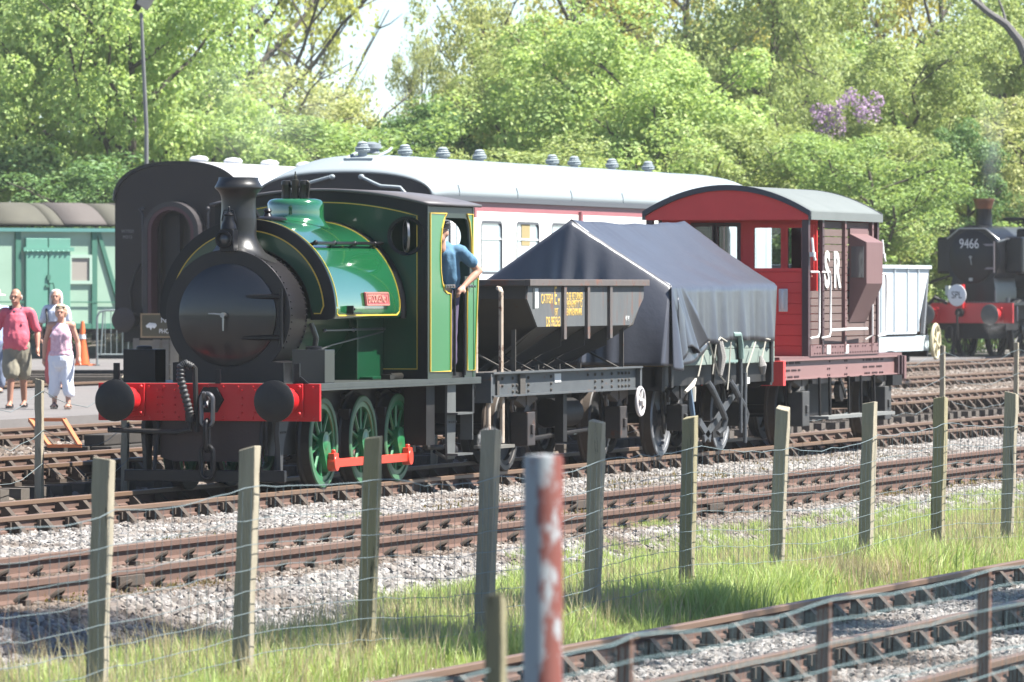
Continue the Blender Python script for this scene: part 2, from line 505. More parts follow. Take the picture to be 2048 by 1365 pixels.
def scatter(name, verts, faces, coll, density, smin, smax, seed, kind='stuff', upright=False, pick=True, zscale=None):
    b = MB().add(verts, faces)
    o = b.build(name, coll.objects[0].data.materials[0], fix=False)
    g = bpy.data.node_groups.new(name, 'GeometryNodeTree')
    g.interface.new_socket('Geometry', in_out='INPUT', socket_type='NodeSocketGeometry')
    g.interface.new_socket('Geometry', in_out='OUTPUT', socket_type='NodeSocketGeometry')
    N = g.nodes; L = g.links
    i = N.new('NodeGroupInput'); q = N.new('NodeGroupOutput')
    d = N.new('GeometryNodeDistributePointsOnFaces'); d.inputs['Density'].default_value = density; d.inputs['Seed'].default_value = seed
    ci = N.new('GeometryNodeCollectionInfo'); ci.inputs[0].default_value = coll; ci.inputs['Separate Children'].default_value = True; ci.inputs['Reset Children'].default_value = True
    ip = N.new('GeometryNodeInstanceOnPoints'); ip.inputs['Pick Instance'].default_value = pick
    rv = N.new('FunctionNodeRandomValue'); rv.data_type = 'FLOAT_VECTOR'
    if upright:
        rv.inputs[0].default_value = (-.15, -.15, 0); rv.inputs[1].default_value = (.15, .15, 6.28)
    else:
        rv.inputs[0].default_value = (-.6, -.6, 0); rv.inputs[1].default_value = (.6, .6, 6.28)
    rs = N.new('FunctionNodeRandomValue'); rs.data_type = 'FLOAT'
    rs.inputs[2].default_value = smin; rs.inputs[3].default_value = smax; rs.inputs['Seed'].default_value = 5
    L.new(i.outputs[0], d.inputs[0]); L.new(d.outputs[0], ip.inputs[0]); L.new(ci.outputs[0], ip.inputs['Instance'])
    L.new(rv.outputs[0], ip.inputs['Rotation']); L.new(rs.outputs[1], ip.inputs['Scale']); L.new(ip.outputs[0], q.inputs[0])
    md = o.modifiers.new('scatter', 'NODES'); md.node_group = g
    return tag(o, kind=kind)


def strip(y0, y1, step=.35, dz=0, k0=2.5, k1=4.75):
    """land seen by the lens between two distances from the camera line"""
    ys = [y0]
    while ys[-1] + step < y1: ys.append(ys[-1] + step)
    ys.append(y1)
    vs = []
    for y in ys:
        vs += [(y * k0, y, prof(y) + dz), (y * k1, y, prof(y) + dz)]
    return vs, [(2 * i, 2 * i + 1, 2 * i + 3, 2 * i + 2) for i in range(len(ys) - 1)]


CG = stone_source(STM, 'grey stones'); CR = stone_source(STR, 'rusty stones')
scatter('ballast_stones', *strip(14.9, 16.1, .2, .012), CG, 400, .022, .052, 1)
scatter('rusty_ballast_stones', *strip(16.0, 18.7, .4, .015), CR, 330, .02, .046, 2)
scatter('ballast_stones', *strip(18.6, 23.7, .2, .015), CG, 300, .024, .056, 3)
scatter('ballast_stones', *strip(7.2, 12.7, .3, .012), CG, 430, .02, .048, 4)
scatter('yard_ballast_stones', *strip(23.7, 33.5, .3, .015), CR, 75, .03, .07, 6)

# ---------------------------------------------------------------- green saddle tank locomotive (x = 0 at the buffer beam)
X0, YC = 62.2, 22.0


def rivets(mb, pts, r=.014, d=(1, 0, 0)):
    for p in pts: mb.ell(p, r, 6, 4)


def buffer(parent, x, y, z, rh, base, head, depth=.45, sgn=-1):
    b = MB()
    b.box(min(x, x + sgn * .03), max(x, x + sgn * .03), y - .17, y + .17, z - .17, z + .17)
    b.lathe([(.135, 0), (.13, .12), (.115, .28)], (x + sgn * .03, y, z), (sgn, 0, 0), 20)
    for i in (-1, 1):
        for j in (-1, 1): b.ell((x + sgn * .035, y + i * .135, z + j * .135), .022, 8, 5)
    o = b.build('buffer', base, parent, bevel=.006)
    h = MB()
    h.lathe([(.07, .25), (.07, depth - .05), (.10, depth - .045), (rh, depth - .03), (rh, depth - .012), (rh * .93, depth), (rh * .5, depth + .012), (0, depth + .016)], (x, y, z), (sgn, 0, 0), 32)
    h.build('buffer_head', head, o)
    return o


def link(mb, c, L, W, r, plane):
    """one chain link centred at c; plane 'y' lies in the y-z plane, 'x' in the x-z plane"""
    pts = []
    for i in range(20):
        a = 2 * math.pi * i / 20
        u = math.cos(a) * W / 2; v = math.sin(a) * W / 2 + (L - W) / 2 * (1 if math.sin(a) >= 0 else -1)
        pts.append((c[0], c[1] + u, c[2] + v) if plane == 'y' else (c[0] + u, c[1], c[2] + v))
    mb.tube(pts, r, 8, closed=True)


def wheel_mesh(name, r, spokes, face, tyre, tread, w_=.13, hub=.09, boss=None, spoke_w=.035, disc=False):
    """near side wheel: outer face at y = 0, flange at y = +w_"""
    m = MB()
    m.lathe([(r - .07, .012), (r - .065, 0), (r - .012, 0), (r, .012)], (0, 0, 0), (0, 1, 0), 40, 1, caps=False)     # tyre face
    m.lathe([(r, .012), (r + .004, w_ - .03), (r + .03, w_ - .01), (r + .026, w_ + .02), (r - .06, w_ + .022), (r - .075, w_)], (0, 0, 0), (0, 1, 0), 40, 2, caps=False)
    m.lathe([(r - .125, .03), (r - .12, .015), (r - .068, .015), (r - .068, .1), (r - .12, .1), (r - .125, .085)], (0, 0, 0), (0, 1, 0), 40, 0, caps=False)
    m.lathe([(r - .125, .085), (r - .125, .03)], (0, 0, 0), (0, 1, 0), 40, 0, caps=False)
    m.lathe([(0, -.03), (hub * .7, -.03), (hub, -.02), (hub + .01, .10), (0, .10)], (0, 0, 0), (0, 1, 0), 24, 0)
    if disc:
        m.lathe([(hub, .03), (r * .55, .075), (r - .12, .05)], (0, 0, 0), (0, 1, 0), 40, 0, caps=False)
    for i in range(spokes):
        a = 2 * math.pi * (i + .5) / spokes
        c, s_ = math.cos(a), math.sin(a)
        p0 = (c * hub * .8, .045, s_ * hub * .8); p1 = (c * (r - .115), .045, s_ * (r - .115))
        m.tube([p0, tuple((p0[k] + p1[k]) / 2 for k in range(3)), p1], [spoke_w * .75, spoke_w * .55, spoke_w * .6], 6, 0)
    if boss:
        bx, bz = boss
        d = math.hypot(bx, bz); ux, uz = bx / d, bz / d
        pl = [(-uz * .105 - ux * .06, ux * .105 - uz * .06)]
        a0 = math.degrees(math.atan2(uz, ux))
        pl = arc(0, 0, .115, a0 + 90, a0 + 270, 10) + arc(bx, bz, .095, a0 - 90, a0 + 90, 10)
        m.prism(pl, 'y', -.022, .05, mat=0)
    return m.build(name, [face, tyre, tread])


loco = thing('tank_locomotive', 'green saddle tank steam engine with red buffer beam and tall black chimney', 'steam locomotive', (X0, YC, 0))
# frames and buffer beam
b = MB()
b.box(.0, .05, -1.19, 1.19, .715, 1.095)
rv = MB()
for z in (.75, 1.06):
    rivets(rv, [(-.002, -1.12 + .16 * i, z) for i in range(15)])
for y in (-.55, -.5, .5, .55, .36, -.36): rivets(rv, [(-.002, y, .80 + .075 * i) for i in range(4)])
bb = b.build('buffer_beam', RED, loco, bevel=.006)
rv.build('rivets', RED, bb)
for s_ in (-1, 1):
    buffer(loco, 0, s_ * .85, .925, .212, RED, mat('buffer head black', (.012, .012, .013), .42, spec=.3, col2=(.03, .03, .03), scale=5, bump=.1) if s_ < 0 else bpy.data.materials['buffer head black'])
b = MB()
b.prism([(-.55, .34), (-.55, .72), (.55, .72), (.55, .34), (.4, .30), (-.4, .30)], 'x', .09, .13)
b.build('front_stretcher', mat('dark red frame', (.035, .007, .007), .5, col2=(.02, .006, .006), scale=4, bump=.1), loco)
b = MB()
for s_ in (-1, 1):
    b.box(.05, 5.4, s_ * .60 - .015, s_ * .60 + .015, .36, 1.03)
    b.prism([(.02, .72), (.34, .72), (.34, .62), (.2, .42), (.2, .2), (.06, .2), (.10, .45)], 'y', s_ * .70 - .02, s_ * .70 + .02)
b.box(5.35, 5.42, -1.15, 1.15, .70, 1.03)
b.build('main_frame', GRIMY, loco)
for s_ in (-1, 1):
    b = MB()
    b.prism([(-.0, .71), (.30, .71), (.22, .60), (.12, .42), (.11, .22), (.04, .20), (.02, .42), (-.02, .58)], 'y', s_ * .72 - .02 - .02, s_ * .72)
    rivets(b, [(.03 + .05 * i, s_ * .72 - .045, .60) for i in range(4)], .012)
    b.build('guard_iron', mat('guard iron grey', (.05, .05, .05), .6, bump=.1) if s_ < 0 else bpy.data.materials['guard iron grey'], loco)
MB().box(-.14, -.06, -.86, .86, .10, .22).build('rail_guard_bar', BLACK, loco, bevel=.01)
b = MB()
for s_ in (-1, 1): b.tube([(-.1, s_ * .55, .2), (.0, s_ * .56, .45), (.06, s_ * .56, .7)], .022)
b.build('guard_hanger', GRIMY, loco)
b = MB().box(.05, 5.55, -1.19, 1.19, 1.045, 1.095)
b.box(.05, 5.55, -1.19, -1.17, 1.022, 1.046); b.box(.05, 5.55, 1.17, 1.19, 1.022, 1.046)
fp = b.build('footplate', FOOTP, loco, bevel=.004)
for s_ in (-1, 1):
    b = MB().box(-.02, .02, s_ * .97 - .03 + .02, s_ * .97 + .03 + .02, 1.095, 1.30)
    b.prism([(s_ * .99 - .09, 1.096), (s_ * .99 + .09, 1.096), (s_ * .99, 1.17)], 'x', -.012, .012)
    b.build('lamp_iron', BLACK, loco, bevel=.004)
b = MB().box(-.02, .02, -.13, -.08, 1.095, 1.24); b.build('lamp_iron', BLACK, loco)
# drawhook, chain and vacuum hose
MB().lathe([(.15, 0), (.14, .02), (0, .02)], (-.0, -.02, .93), (-1, 0, 0), 6, smooth=False).build('hook_plate', BLACK, loco)
b = MB()
b.tube([(0, -.02, .93), (-.10, -.02, .935), (-.17, -.02, .96), (-.21, -.02, 1.01)], [.035, .035, .033, .018], 10)
b.tube([(-.12, -.02, .93), (-.15, -.02, .87), (-.20, -.02, .865)], [.03, .03, .015], 8)
b.build('drawhook', PIPE, loco)
for i, (c, L, W, pl, mm) in enumerate((((-.17, -.045, .83), .33, .125, 'y', PIPE), ((-.17, -.045, .57), .31, .11, 'x', BLACK), ((-.17, -.045, .30), .33, .13, 'y', BLACK))):
    b = MB(); link(b, c, L, W, .024, pl); b.build('chain_link', mm, loco)
b = MB()
pts = []; rr = []
ctrl = [Vector(p) for p in ((-.09, .145, 1.26), (-.11, .20, 1.295), (-.13, .245, 1.27), (-.14, .25, 1.15), (-.13, .22, 1.02), (-.11, .185, .88), (-.09, .165, .77))]
for k in range(len(ctrl) - 1):
    for i in range(12):
        pts.append(ctrl[k].lerp(ctrl[k + 1], i / 12)); rr.append(.037 + (.009 if i % 4 < 2 else 0))
b.tube(pts, rr, 12)
hose = b.build('vacuum_hose', mat('hose rubber', (.045, .045, .047), .55), loco)
b = MB().tube([(-.04, .11, .60), (-.05, .12, 1.0), (-.06, .125, 1.25), (-.09, .145, 1.275)], .027, 8)
b.cyl((-.09, .165, .70), (-.09, .165, .79), .05)
b.tube([(-.09, .165, .72), (-.10, .16, .63), (-.10, .3, .60), (-.08, 1.05, .62)], .028)
b.build('hose_standpipe', GRIMY, hose)

# sand boxes
for s_ in (-1, 1):
    y0, y1 = sorted((s_ * 1.09, s_ * .74))
    o = MB().box(.46, .78, y0, y1, 1.096, 1.435).build('sand_box', BLACK if s_ > 0 else mat('sand box black', (.018, .018, .02), .3, col2=(.03, .03, .032), coat=.3), loco, bevel=.006)
    MB().lathe([(.085, 0), (.085, .025), (.07, .035), (0, .037)], (.62, s_ * .92, 1.435), n=18).build('lid', BLACK, o)
# smokebox
ZS = 1.785
b = MB()
b.prism(arc(0, ZS, .672, -45, 225, 48) + [(-.60, 1.30), (-.60, 1.096), (.60, 1.096), (.60, 1.30)], 'x', .60, .63)
b.prism(arc(0, ZS, .66, -45, 225, 48) + [(-.56, 1.30), (-.50, 1.2), (-.5, 1.096), (.5, 1.096), (.5, 1.2), (.56, 1.30)], 'x', .63, 1.19)
for f in range(len(b.f)): b.s[f] = len(b.f[f]) == 4
sb = b.build('smokebox', SMOKEB, loco, bevel=.004)
b = MB()
rivets(b, [(1.14, math.cos(R(a)) * .664, ZS + math.sin(R(a)) * .664) for a in range(-30, 211, 5)], .013)
rivets(b, [(.68, math.cos(R(a)) * .664, ZS + math.sin(R(a)) * .664) for a in range(-30, 211, 6)], .011)
b.build('rivets', SMOKEB, sb)
b = MB().lathe([(.525, 0), (.525, .018), (.50, .03), (.45, .045), (.29, .078), (.12, .092), (0, .094)], (.60, 0, ZS), (-1, 0, 0), 56)
door = b.build('smokebox_door', mat('door black gloss', (.010, .010, .011), .30, col2=(.02, .02, .024), scale=2, coat=.4), loco)
b = MB()
for dz in (.19, -.23):
    b.tube([(.545, -.05, ZS + dz), (.545, -.30, ZS + dz), (.56, -.50, ZS + dz), (.565, -.575, ZS + dz)], .026, 6)
b.cyl((.565, -.585, ZS - .32), (.565, -.585, ZS + .27), .022, n=10)
b.build('hinge', BLACK, door)
b = MB().cyl((.52, 0, ZS), (.42, 0, ZS), .026, n=12)
b.tube([(.43, .0, ZS + .005), (.425, .08, ZS + .012), (.425, .15, ZS + .015)], [.013, .010, .008]); b.tube([(.45, 0, ZS), (.445, 0, ZS - .08), (.445, 0, ZS - .16)], [.013, .010, .008])
b.build('door_handle', STEEL, door)
# chimney
b = MB()
NA = 32


def chim_base(i, j):
    a = 2 * math.pi * i; r = .40 - .215 * min(1, j * 1.6) ** .55 if j < .625 else .185
    y = r * math.sin(a); zb = ZS + math.sqrt(max(.665 ** 2 - y * y, 0))
    z = zb + .002 + (2.78 - zb) * j ** 1.7
    return (.93 + r * math.cos(a) * (.9 + .1 * j), y, z)


b.grid(chim_base, NA, 12)
b.lathe([(.185, 2.77), (.176, 2.86), (.176, 2.97), (.186, 3.02), (.212, 3.06), (.243, 3.085), (.246, 3.10), (.225, 3.135), (.208, 3.17), (.204, 3.20), (.165, 3.20), (.15, 3.1), (.15, 2.6)], (.93, 0, 0), n=NA, caps=False)
b.build('chimney', mat('chimney black', (.016, .016, .016), .36, col2=(.032, .031, .03), scale=4, bump=.06), loco, sharp=50)
# headlamp
b = MB()
b.box(.55, .70, -.075, .075, 2.43, 2.66); b.lathe([(.085, 0), (.075, .05), (.05, .10), (.05, .14), (.062, .15), (.02, .18), (.012, .24), (0, .24)], (.625, 0, 2.66), n=16)
lamp = b.build('headlamp', BLACK, loco, bevel=.008)
MB().lathe([(.06, 0), (.085, .015), (.09, .05), (.075, .055)], (.56, .02, 2.56), (-1, 0, 0), 20, caps=False).build('lamp_rim', BLACK, lamp)
MB().lathe([(.06, 0), (.04, .02), (0, .028)], (.545, .02, 2.56), (-1, 0, 0), 18).build('lamp_lens', mat('lamp glass', (.08, .08, .085), .1, coat=.5), lamp)
MB().tube([(.625, -.075, 2.75), (.625, -.05, 2.86), (.625, .05, 2.86), (.625, .075, 2.75)], .008).build('lamp_handle', BLACK, lamp)

# saddle tank
TZ = 1.82; TR = .95
outer = [(.86, 1.735), (.92, 1.745), (.945, 1.78)] + arc(0, TZ, TR, 0, 180, 48) + [(-.945, 1.78), (-.92, 1.745), (-.86, 1.735)]
inner = arc(0, ZS, .69, 178, 2, 24)
b = MB(); b.prism(outer + [(-.69, 1.735)] + inner + [(.69, 1.735)], 'x', 1.215, 3.60)
for i, f in enumerate(b.f):
    if len(f) == 4: b.s[i] = True
tank = b.build('saddle_tank', GREEN, loco, bevel=.012)
b = MB(); b.prism([(y * 1.008, TZ + (z - TZ) * 1.006) for y, z in outer] + [(-.69, 1.733)] + inner + [(.69, 1.733)], 'x', 1.195, 1.235)
b.build('tank_band', BLACK, tank, bevel=.006)
b = MB()
b.prism([(.955, 1.74)] + arc(0, TZ, .958, 0, 180, 48) + [(-.955, 1.74)] + [(-.945, 1.74)] + arc(0, TZ, .945, 180, 0, 48) + [(.945, 1.74)], 'x', 3.42, 3.60)
b.build('tank_band', BLACK, tank, bevel=.006)
po = [(.80, 1.80)] + arc(0, TZ, .835, 4, 176, 48) + [(-.80, 1.80)]
pi = [(-.72, 1.80)] + arc(0, ZS, .70, 172, 8, 32) + [(.72, 1.80)]
MB().prism(po + pi, 'x', 1.190, 1.198).build('tank_front_panel', DGREEN, tank)


def lining(pts, r=.0085, closed=False, parent=None, name='lining'):
    return MB().tube(pts, r, 4, closed=closed, smooth=False).build(name, YELLOW, parent, fix=False)


lining([(1.189, y, z) for y, z in [(.73, 1.80)] + po + [(-.73, 1.80)]], parent=tank)
lining([(1.29, y, z) for y, z in arc(0, TZ, TR + .001, 3, 177, 50)], .007, parent=tank)
for s_ in (-1, 1):
    lining([(1.29, s_ * .949, 1.85), (1.29, s_ * .945, 1.80), (1.34, s_ * .9455, 1.778), (3.30, s_ * .9455, 1.778), (3.37, s_ * .947, 1.81), (3.385, s_ * .951, 1.86), (3.39, s_ * .945, 1.95)], parent=tank)
lining([(3.39, y, z) for y, z in arc(0, TZ, TR + .002, 3, 177, 50)], .006, parent=tank)
# dome and safety valves
DX = 2.75


def dome_skirt(i, j):
    a = 2 * math.pi * i; r = .30 + .11 * (1 - j) ** 3
    y = r * math.sin(a); zt = TZ + math.sqrt(TR ** 2 - y * y) + .003
    return (DX + r * math.cos(a), y, zt + (2.86 - zt) * j ** 1.7)


b = MB(); b.grid(dome_skirt, 40, 10)
b.lathe([(.30, 2.855), (.30, 2.93), (.293, 2.965), (.27, 2.99), (.23, 3.002), (0, 3.005)], (DX, 0, 0), n=40, caps=False)
dome = b.build('dome', GREEN, loco, sharp=60)
b = MB()
for dx, dy in ((0, .10), (0, -.10)):
    b.lathe([(.055, 0), (.05, .02), (.048, .14), (.056, .15), (.05, .19), (.03, .20)], (DX + dx, dy, 3.0), n=14)
b.lathe([(.045, 0), (.035, .08), (.04, .09), (.038, .20), (.022, .205), (.02, .24), (.008, .25), (.006, .29)], (DX - .02, -.005, 3.0), n=12)
b.bar((DX, -.15, 3.13), (DX, .15, 3.13), .02, .03)
b.tube([(DX - .03, -.15, 3.02), (DX - .03, -.165, 3.16), (DX - .03, -.14, 3.19)], .012, 6)
b.build('safety_valves', BRASS, dome)
b = MB().lathe([(.20, 0), (.20, .02), (.17, .035), (.05, .045), (.03, .08), (.045, .10), (.03, .125), (0, .13)], (1.85, 0, 2.765), n=24)
b.bar((1.70, .05, 2.80), (1.60, .08, 2.92), .03, .03); b.ell((1.59, .08, 2.93), .035, 8, 6)
b.build('filler_lid', BLACK, tank)
# tank hand rail, steps, nameplate
b = MB().tube([(1.32, -.70, 2.525), (3.55, -.70, 2.535)], .019, 8)
for x in (1.33, 1.95, 2.62, 3.3):
    b.tube([(x, -.615, 2.50), (x, -.66, 2.515), (x, -.70, 2.53)], [.026, .018, .02], 8); b.ell((x, -.70, 2.53), .028, 8, 6)
b.build('handrail', BLACK, tank)
pl = MB().obox((2.585, -.952, 1.947), (.78, .022, .145), (R(-6), 0, 0)).build('nameplate', mat('nameplate red', (.52, .12, .12), .4, col2=(.46, .09, .09), scale=6), loco, bevel=.006)
b = MB()
c, s_ = math.cos(R(6)), math.sin(R(6))
for (u0, v0, u1, v1) in ((-.38, .063, .38, .063), (-.38, -.063, .38, -.063), (-.38, -.063, -.38, .063), (.38, -.063, .38, .063)):
    b.bar((2.585 + u0, -.966 + v0 * s_, 1.947 + v0 * c), (2.585 + u1, -.966 + v1 * s_, 1.947 + v1 * c), .010, .010)
LETT = mat('plate letters', (.60, .27, .21), .35)
b.build('plate_rim', LETT, pl)
text('plate_lettering', 'BROOKES No 1', .125, (2.585, -.968, 1.947), (R(84), 0, 0), LETT, pl, .004, .82, space=.95)
b = MB().box(1.60, 1.90, -1.02, -.94, 1.795, 1.81); b.box(1.60, 1.62, -1.02, -.94, 1.80, 1.88)
for i in range(3): b.ell((1.68 + .07 * i, -.955, 1.845), .018, 6, 5)
b.build('tank_step', BLACK, tank)
# boiler, firebox and pipes
b = MB().cyl((1.19, 0, ZS), (3.62, 0, ZS), .62, n=40)
b.build('boiler', DGREEN, loco)
b = MB().box(2.72, 3.60, -.70, .70, 1.096, 1.74); b.box(2.78, 3.3, -.85, .85, 1.096, 1.13)
b.build('firebox', DGREEN, loco, bevel=.01)
b = MB().tube([(1.55, -.72, 1.622), (3.55, -.73, 1.63)], .012, 6)
for x in (1.55, 2.5, 3.5): b.ell((x, -.725, 1.625), .024, 8, 6)
b.tube([(.9, -.75, 1.38), (1.7, -.75, 1.47), (3.4, -.76, 1.60)], .009, 6)
b.tube([(1.3, -.66, 1.70), (1.35, -.70, 1.55), (1.4, -.65, 1.35), (1.45, -.6, 1.1)], .03, 8)
b.build('oil_pipe', PIPE, loco)
b = MB().cyl((3.05, -.95, 1.13), (3.42, -.95, 1.13), .035, n=10); b.box(2.9, 3.05, -1.0, -.9, 1.1, 1.15)
b.build('clack_valve', BRASS, loco)

# cab
def zroof(y): return 2.955 + .155 * (1 - (y / 1.22) ** 2)


cab = thing('cab', None, None); cab.parent = loco
arch_ = [(1.19 - 2.38 * i / 24, zroof(1.19 - 2.38 * i / 24) - .02) for i in range(25)]
W_ = [arc(s_ * .955, 2.615, .175, 0, 345, 23) for s_ in (-1, 1)]
MB().prism([(-1.19, 1.096), (1.19, 1.096)] + arch_, 'x', 3.61, 3.635, W_).build('cab_front', DGREEN, cab)
ring = [(-1.195, 1.096), (1.195, 1.096)] + [(y * 1.004, z) for y, z in arch_]
inn = [(-1.09, 1.19), (1.09, 1.19)] + [(y * .915, z - .10) for y, z in arch_]
MB().prism(ring, 'x', 3.595, 3.612, [inn]).build('cab_front_edging', BLACK, cab)
ln = [(3.606, y * .985, 1.19 + (z - 1.19) * .985 + .012) for y, z in inn]
lining(ln, .0075, True, cab)
for s_ in (-1, 1):
    o = MB().lathe([(.172, 0), (.172, .03), (.205, .035), (.21, 0)], (3.61, s_ * .955, 2.615), (-1, 0, 0), 32, caps=False).build('spectacle_ring', BLACK, cab)
    g = MB()
    g.lathe([(.165, -.006), (.165, .006)], (3.60, s_ * .955, 2.615), (.45, -.89, 0), 28, 0)
    g.lathe([(.16, -.012), (.18, -.012), (.18, .012), (.16, .012)], (3.60, s_ * .955, 2.615), (.45, -.89, 0), 28, 1, caps=False)
    g.build('spectacle_glass', [GLASS, STEEL], cab)
MB().prism([(-1.19, 1.096), (1.19, 1.096)] + arch_, 'x', 5.25, 5.275, [arc(s_ * .86, 2.62, .19, 0, 345, 23) for s_ in (-1, 1)]).build('cab_rear', DGREEN, cab)
side = [(3.63, 1.096), (4.50, 1.096), (4.50, 2.05), (4.36, 2.06)] + [(4.25, 2.08), (4.17, 2.14), (4.125, 2.25), (4.115, 2.4), (4.13, 2.6), (4.17, 2.72), (4.24, 2.80), (4.32, 2.815), (4.96, 2.815), (5.04, 2.80), (5.10, 2.72), (5.135, 2.55), (5.14, 2.19), (4.96, 2.19)] + \
    [(4.95, 1.096), (5.36, 1.096), (5.50, 2.24), (5.27, 2.25), (5.27, 2.93), (3.63, 2.93)]
pan1 = [(3.70, 1.17), (4.42, 1.17), (4.42, 2.0), (4.30, 2.01), (4.20, 2.04), (4.12, 2.12), (4.07, 2.25), (4.06, 2.4), (4.075, 2.55), (4.12, 2.70), (4.19, 2.79), (4.28, 2.86), (3.70, 2.86)]
pan2 = [(5.02, 2.86), (5.12, 2.77), (5.18, 2.60), (5.19, 2.30), (5.235, 2.30), (5.235, 2.86)]
pan3 = [(5.03, 1.17), (5.30, 1.17), (5.42, 2.17), (5.05, 2.17), (5.03, 2.10)]
SIDEP = mat('cab side paint', (.030, .045, .035), .4, col2=(.05, .065, .05), scale=3)
PANEL = mat('cab panel green', (.030, .215, .065), .30, col2=(.035, .24, .075), scale=2, coat=.4)
for s_ in (-1, 1):
    a, c = sorted((s_ * 1.165, s_ * 1.185))
    o = MB().prism(side, 'y', a, c).build('cab_side', SIDEP, cab)
    for pn in (pan1, pan2, pan3):
        a, c = sorted((s_ * 1.185, s_ * 1.190))
        q = MB().prism(pn, 'y', a, c).build('cab_panel', PANEL, cab)
        lining([(x, s_ * 1.191, z) for x, z in pn], .0115, True, cab)
    h = MB()
    for x in (4.535, 4.90):
        h.cyl((x, s_ * 1.20, 1.12), (x, s_ * 1.20, 2.05), .016, n=8)
    h.build('cab_handrail', BLACK, cab)
    h = MB()
    for x0_, x1_ in ((4.17, 4.50), (4.95, 5.14)):
        a, c = sorted((s_ * 1.13, s_ * 1.22)); h.box(x0_, x1_, a, c, 2.065, 2.10)
        for k in range(3): h.ell((x0_ + .06 + .1 * k, s_ * 1.225, 2.08), .014, 6, 4)
    h.build('window_ledge', STEEL, cab)
MB().grid(lambda i, j: (3.53 + 1.89 * j, -1.235 + 2.47 * i, zroof(-1.235 + 2.47 * i)), 28, 1).build('cab_roof', mat('cab roof grey', (.14, .13, .14), .55, col2=(.18, .17, .18), scale=3), cab, solid=.03)
MB().box(3.62, 5.4, -1.15, 1.15, 1.10, 1.15).build('cab_floor', GRIMY, cab)
b = MB().cyl((3.64, 0, 1.75), (3.85, 0, 1.75), .58, n=28); b.box(3.64, 3.9, -.5, .5, 1.15, 1.7)
b.build('backhead', GRIMY, cab)
MB().prism([(5.28, 1.10), (5.36, 1.10), (5.49, 2.22), (5.28, 2.22)], 'y', -1.15, 1.15).build('coal_bunker', SIDEP, cab)
# wheels and rods
WX = (1.30, 2.61, 3.81)
PIN = (.10, -.215)
wm = wheel_mesh('wheel', .47, 10, mat('wheel green', (.028, .24, .085), .35, col2=(.04, .27, .10), scale=4, coat=.2), mat('tyre face', (.09, .22, .11), .5, col2=(.06, .20, .09)), GRIMY, boss=PIN)
wm.parent = loco; wm.location = (WX[0], -.805, .47)
for x in WX[1:]: dup(wm, loco, (x, -.805, .47))
for x in WX: dup(wm, loco, (x, .805, .47), (0, 0, math.pi))
b = MB()
for x in WX: b.cyl((x, -.8, .47), (x, .8, .47), .075, n=14)
b.build('axle', GRIMY, loco)
for s_ in (-1, 1):
    y = s_ * .87
    b = MB()
    for x0_, x1_ in ((WX[0], WX[1]), (WX[1], WX[2])):
        b.bar((x0_ + PIN[0], y, .47 + PIN[1]), (x1_ + PIN[0], y, .47 + PIN[1]), .05, .088)
    for x in WX:
        b.cyl((x + PIN[0], y + .045, .47 + PIN[1]), (x + PIN[0], y - .045, .47 + PIN[1]), .082, n=20)
        b.box(x + PIN[0] - .07, x + PIN[0] + .07, y - .035, y + .035, .47 + PIN[1] - .02, .47 + PIN[1] + .105)
        b.cyl((x + PIN[0], y, .47 + PIN[1] + .10), (x + PIN[0], y, .47 + PIN[1] + .14), .025, n=10)
    b.build('coupling_rod', RODRED, loco, bevel=.006)
b = MB()
for x in WX:
    for s_ in (-1, 1):
        b.box(x - .42, x - .33, s_ * .72 - .06, s_ * .72 + .06, .25, .80); b.box(x + .46, x + .53, s_ * .7 - .06, s_ * .7 + .06, .35, .78)
        b.tube([(x - .33, s_ * .68, .93), (x, s_ * .68, 1.0), (x + .33, s_ * .68, .93)], .03, 6)
b.box(1.2, 4.6, -.58, .58, .42, .98); b.box(4.3, 4.42, -.80, -.6, .3, .95); b.box(4.15, 5.3, -.72, -.62, .50, 1.0)
b.build('brake_gear', UNDER, loco)
GREYPL = mat('step plate grey', (.16, .17, .16), .55, col2=(.09, .09, .09), scale=5)
for s_ in (-1, 1):
    b = MB()
    y = s_ * 1.12
    b.prism([(4.50, 1.03), (4.80, 1.03), (4.80, .62), (4.76, .22), (4.50, .22), (4.48, .62)], 'y', y - .012, y + .012)
    for z in (.70, .26): b.box(4.46, 5.02, min(y, y + s_ * .14), max(y, y + s_ * .14), z, z + .022)
    b.box(5.0, 5.02, min(y, y + s_ * .14), max(y, y + s_ * .14), .42, .71)
    rivets(b, [(4.55 + .07 * i, y + s_ * .02, .62) for i in range(4)], .015)
    b.build('cab_step', GREYPL, loco)
b = MB()
b.tube([(4.1, -.95, .95), (4.12, -.95, .5), (4.3, -.95, .35), (5.3, -.9, .33)], .03, 8); b.cyl((5.0, -.92, .3), (5.35, -.92, .3), .07, n=12)
b.tube([(4.6, -.95, .3), (4.9, -1.0, .22), (5.4, -.95, .25)], .02, 6); b.box(4.0, 4.3, -1.05, -.8, .38, 1.03)
b.build('injector', UNDER, loco)
for s_ in (-1, 1): buffer(loco, 5.42, s_ * .85, .925, .2, BLACK, BLACK, .40, 1)

# ---------------------------------------------------------------- wagon parts
WAGONW = wheel_mesh('wheel', .47, 0, UNDER, mat('worn tyre', (.05, .045, .042), .5, metal=.2), RUSTD, disc=True, hub=.1)
COL.objects.unlink(WAGONW)
PALEW = wheel_mesh('wheel', .47, 4, mat('pale wheel grey', (.22, .23, .25), .5, col2=(.13, .13, .14), scale=6), mat('worn tyre pale', (.30, .31, .33), .4, metal=.4), RUSTD, disc=True, hub=.1)
COL.objects.unlink(PALEW)


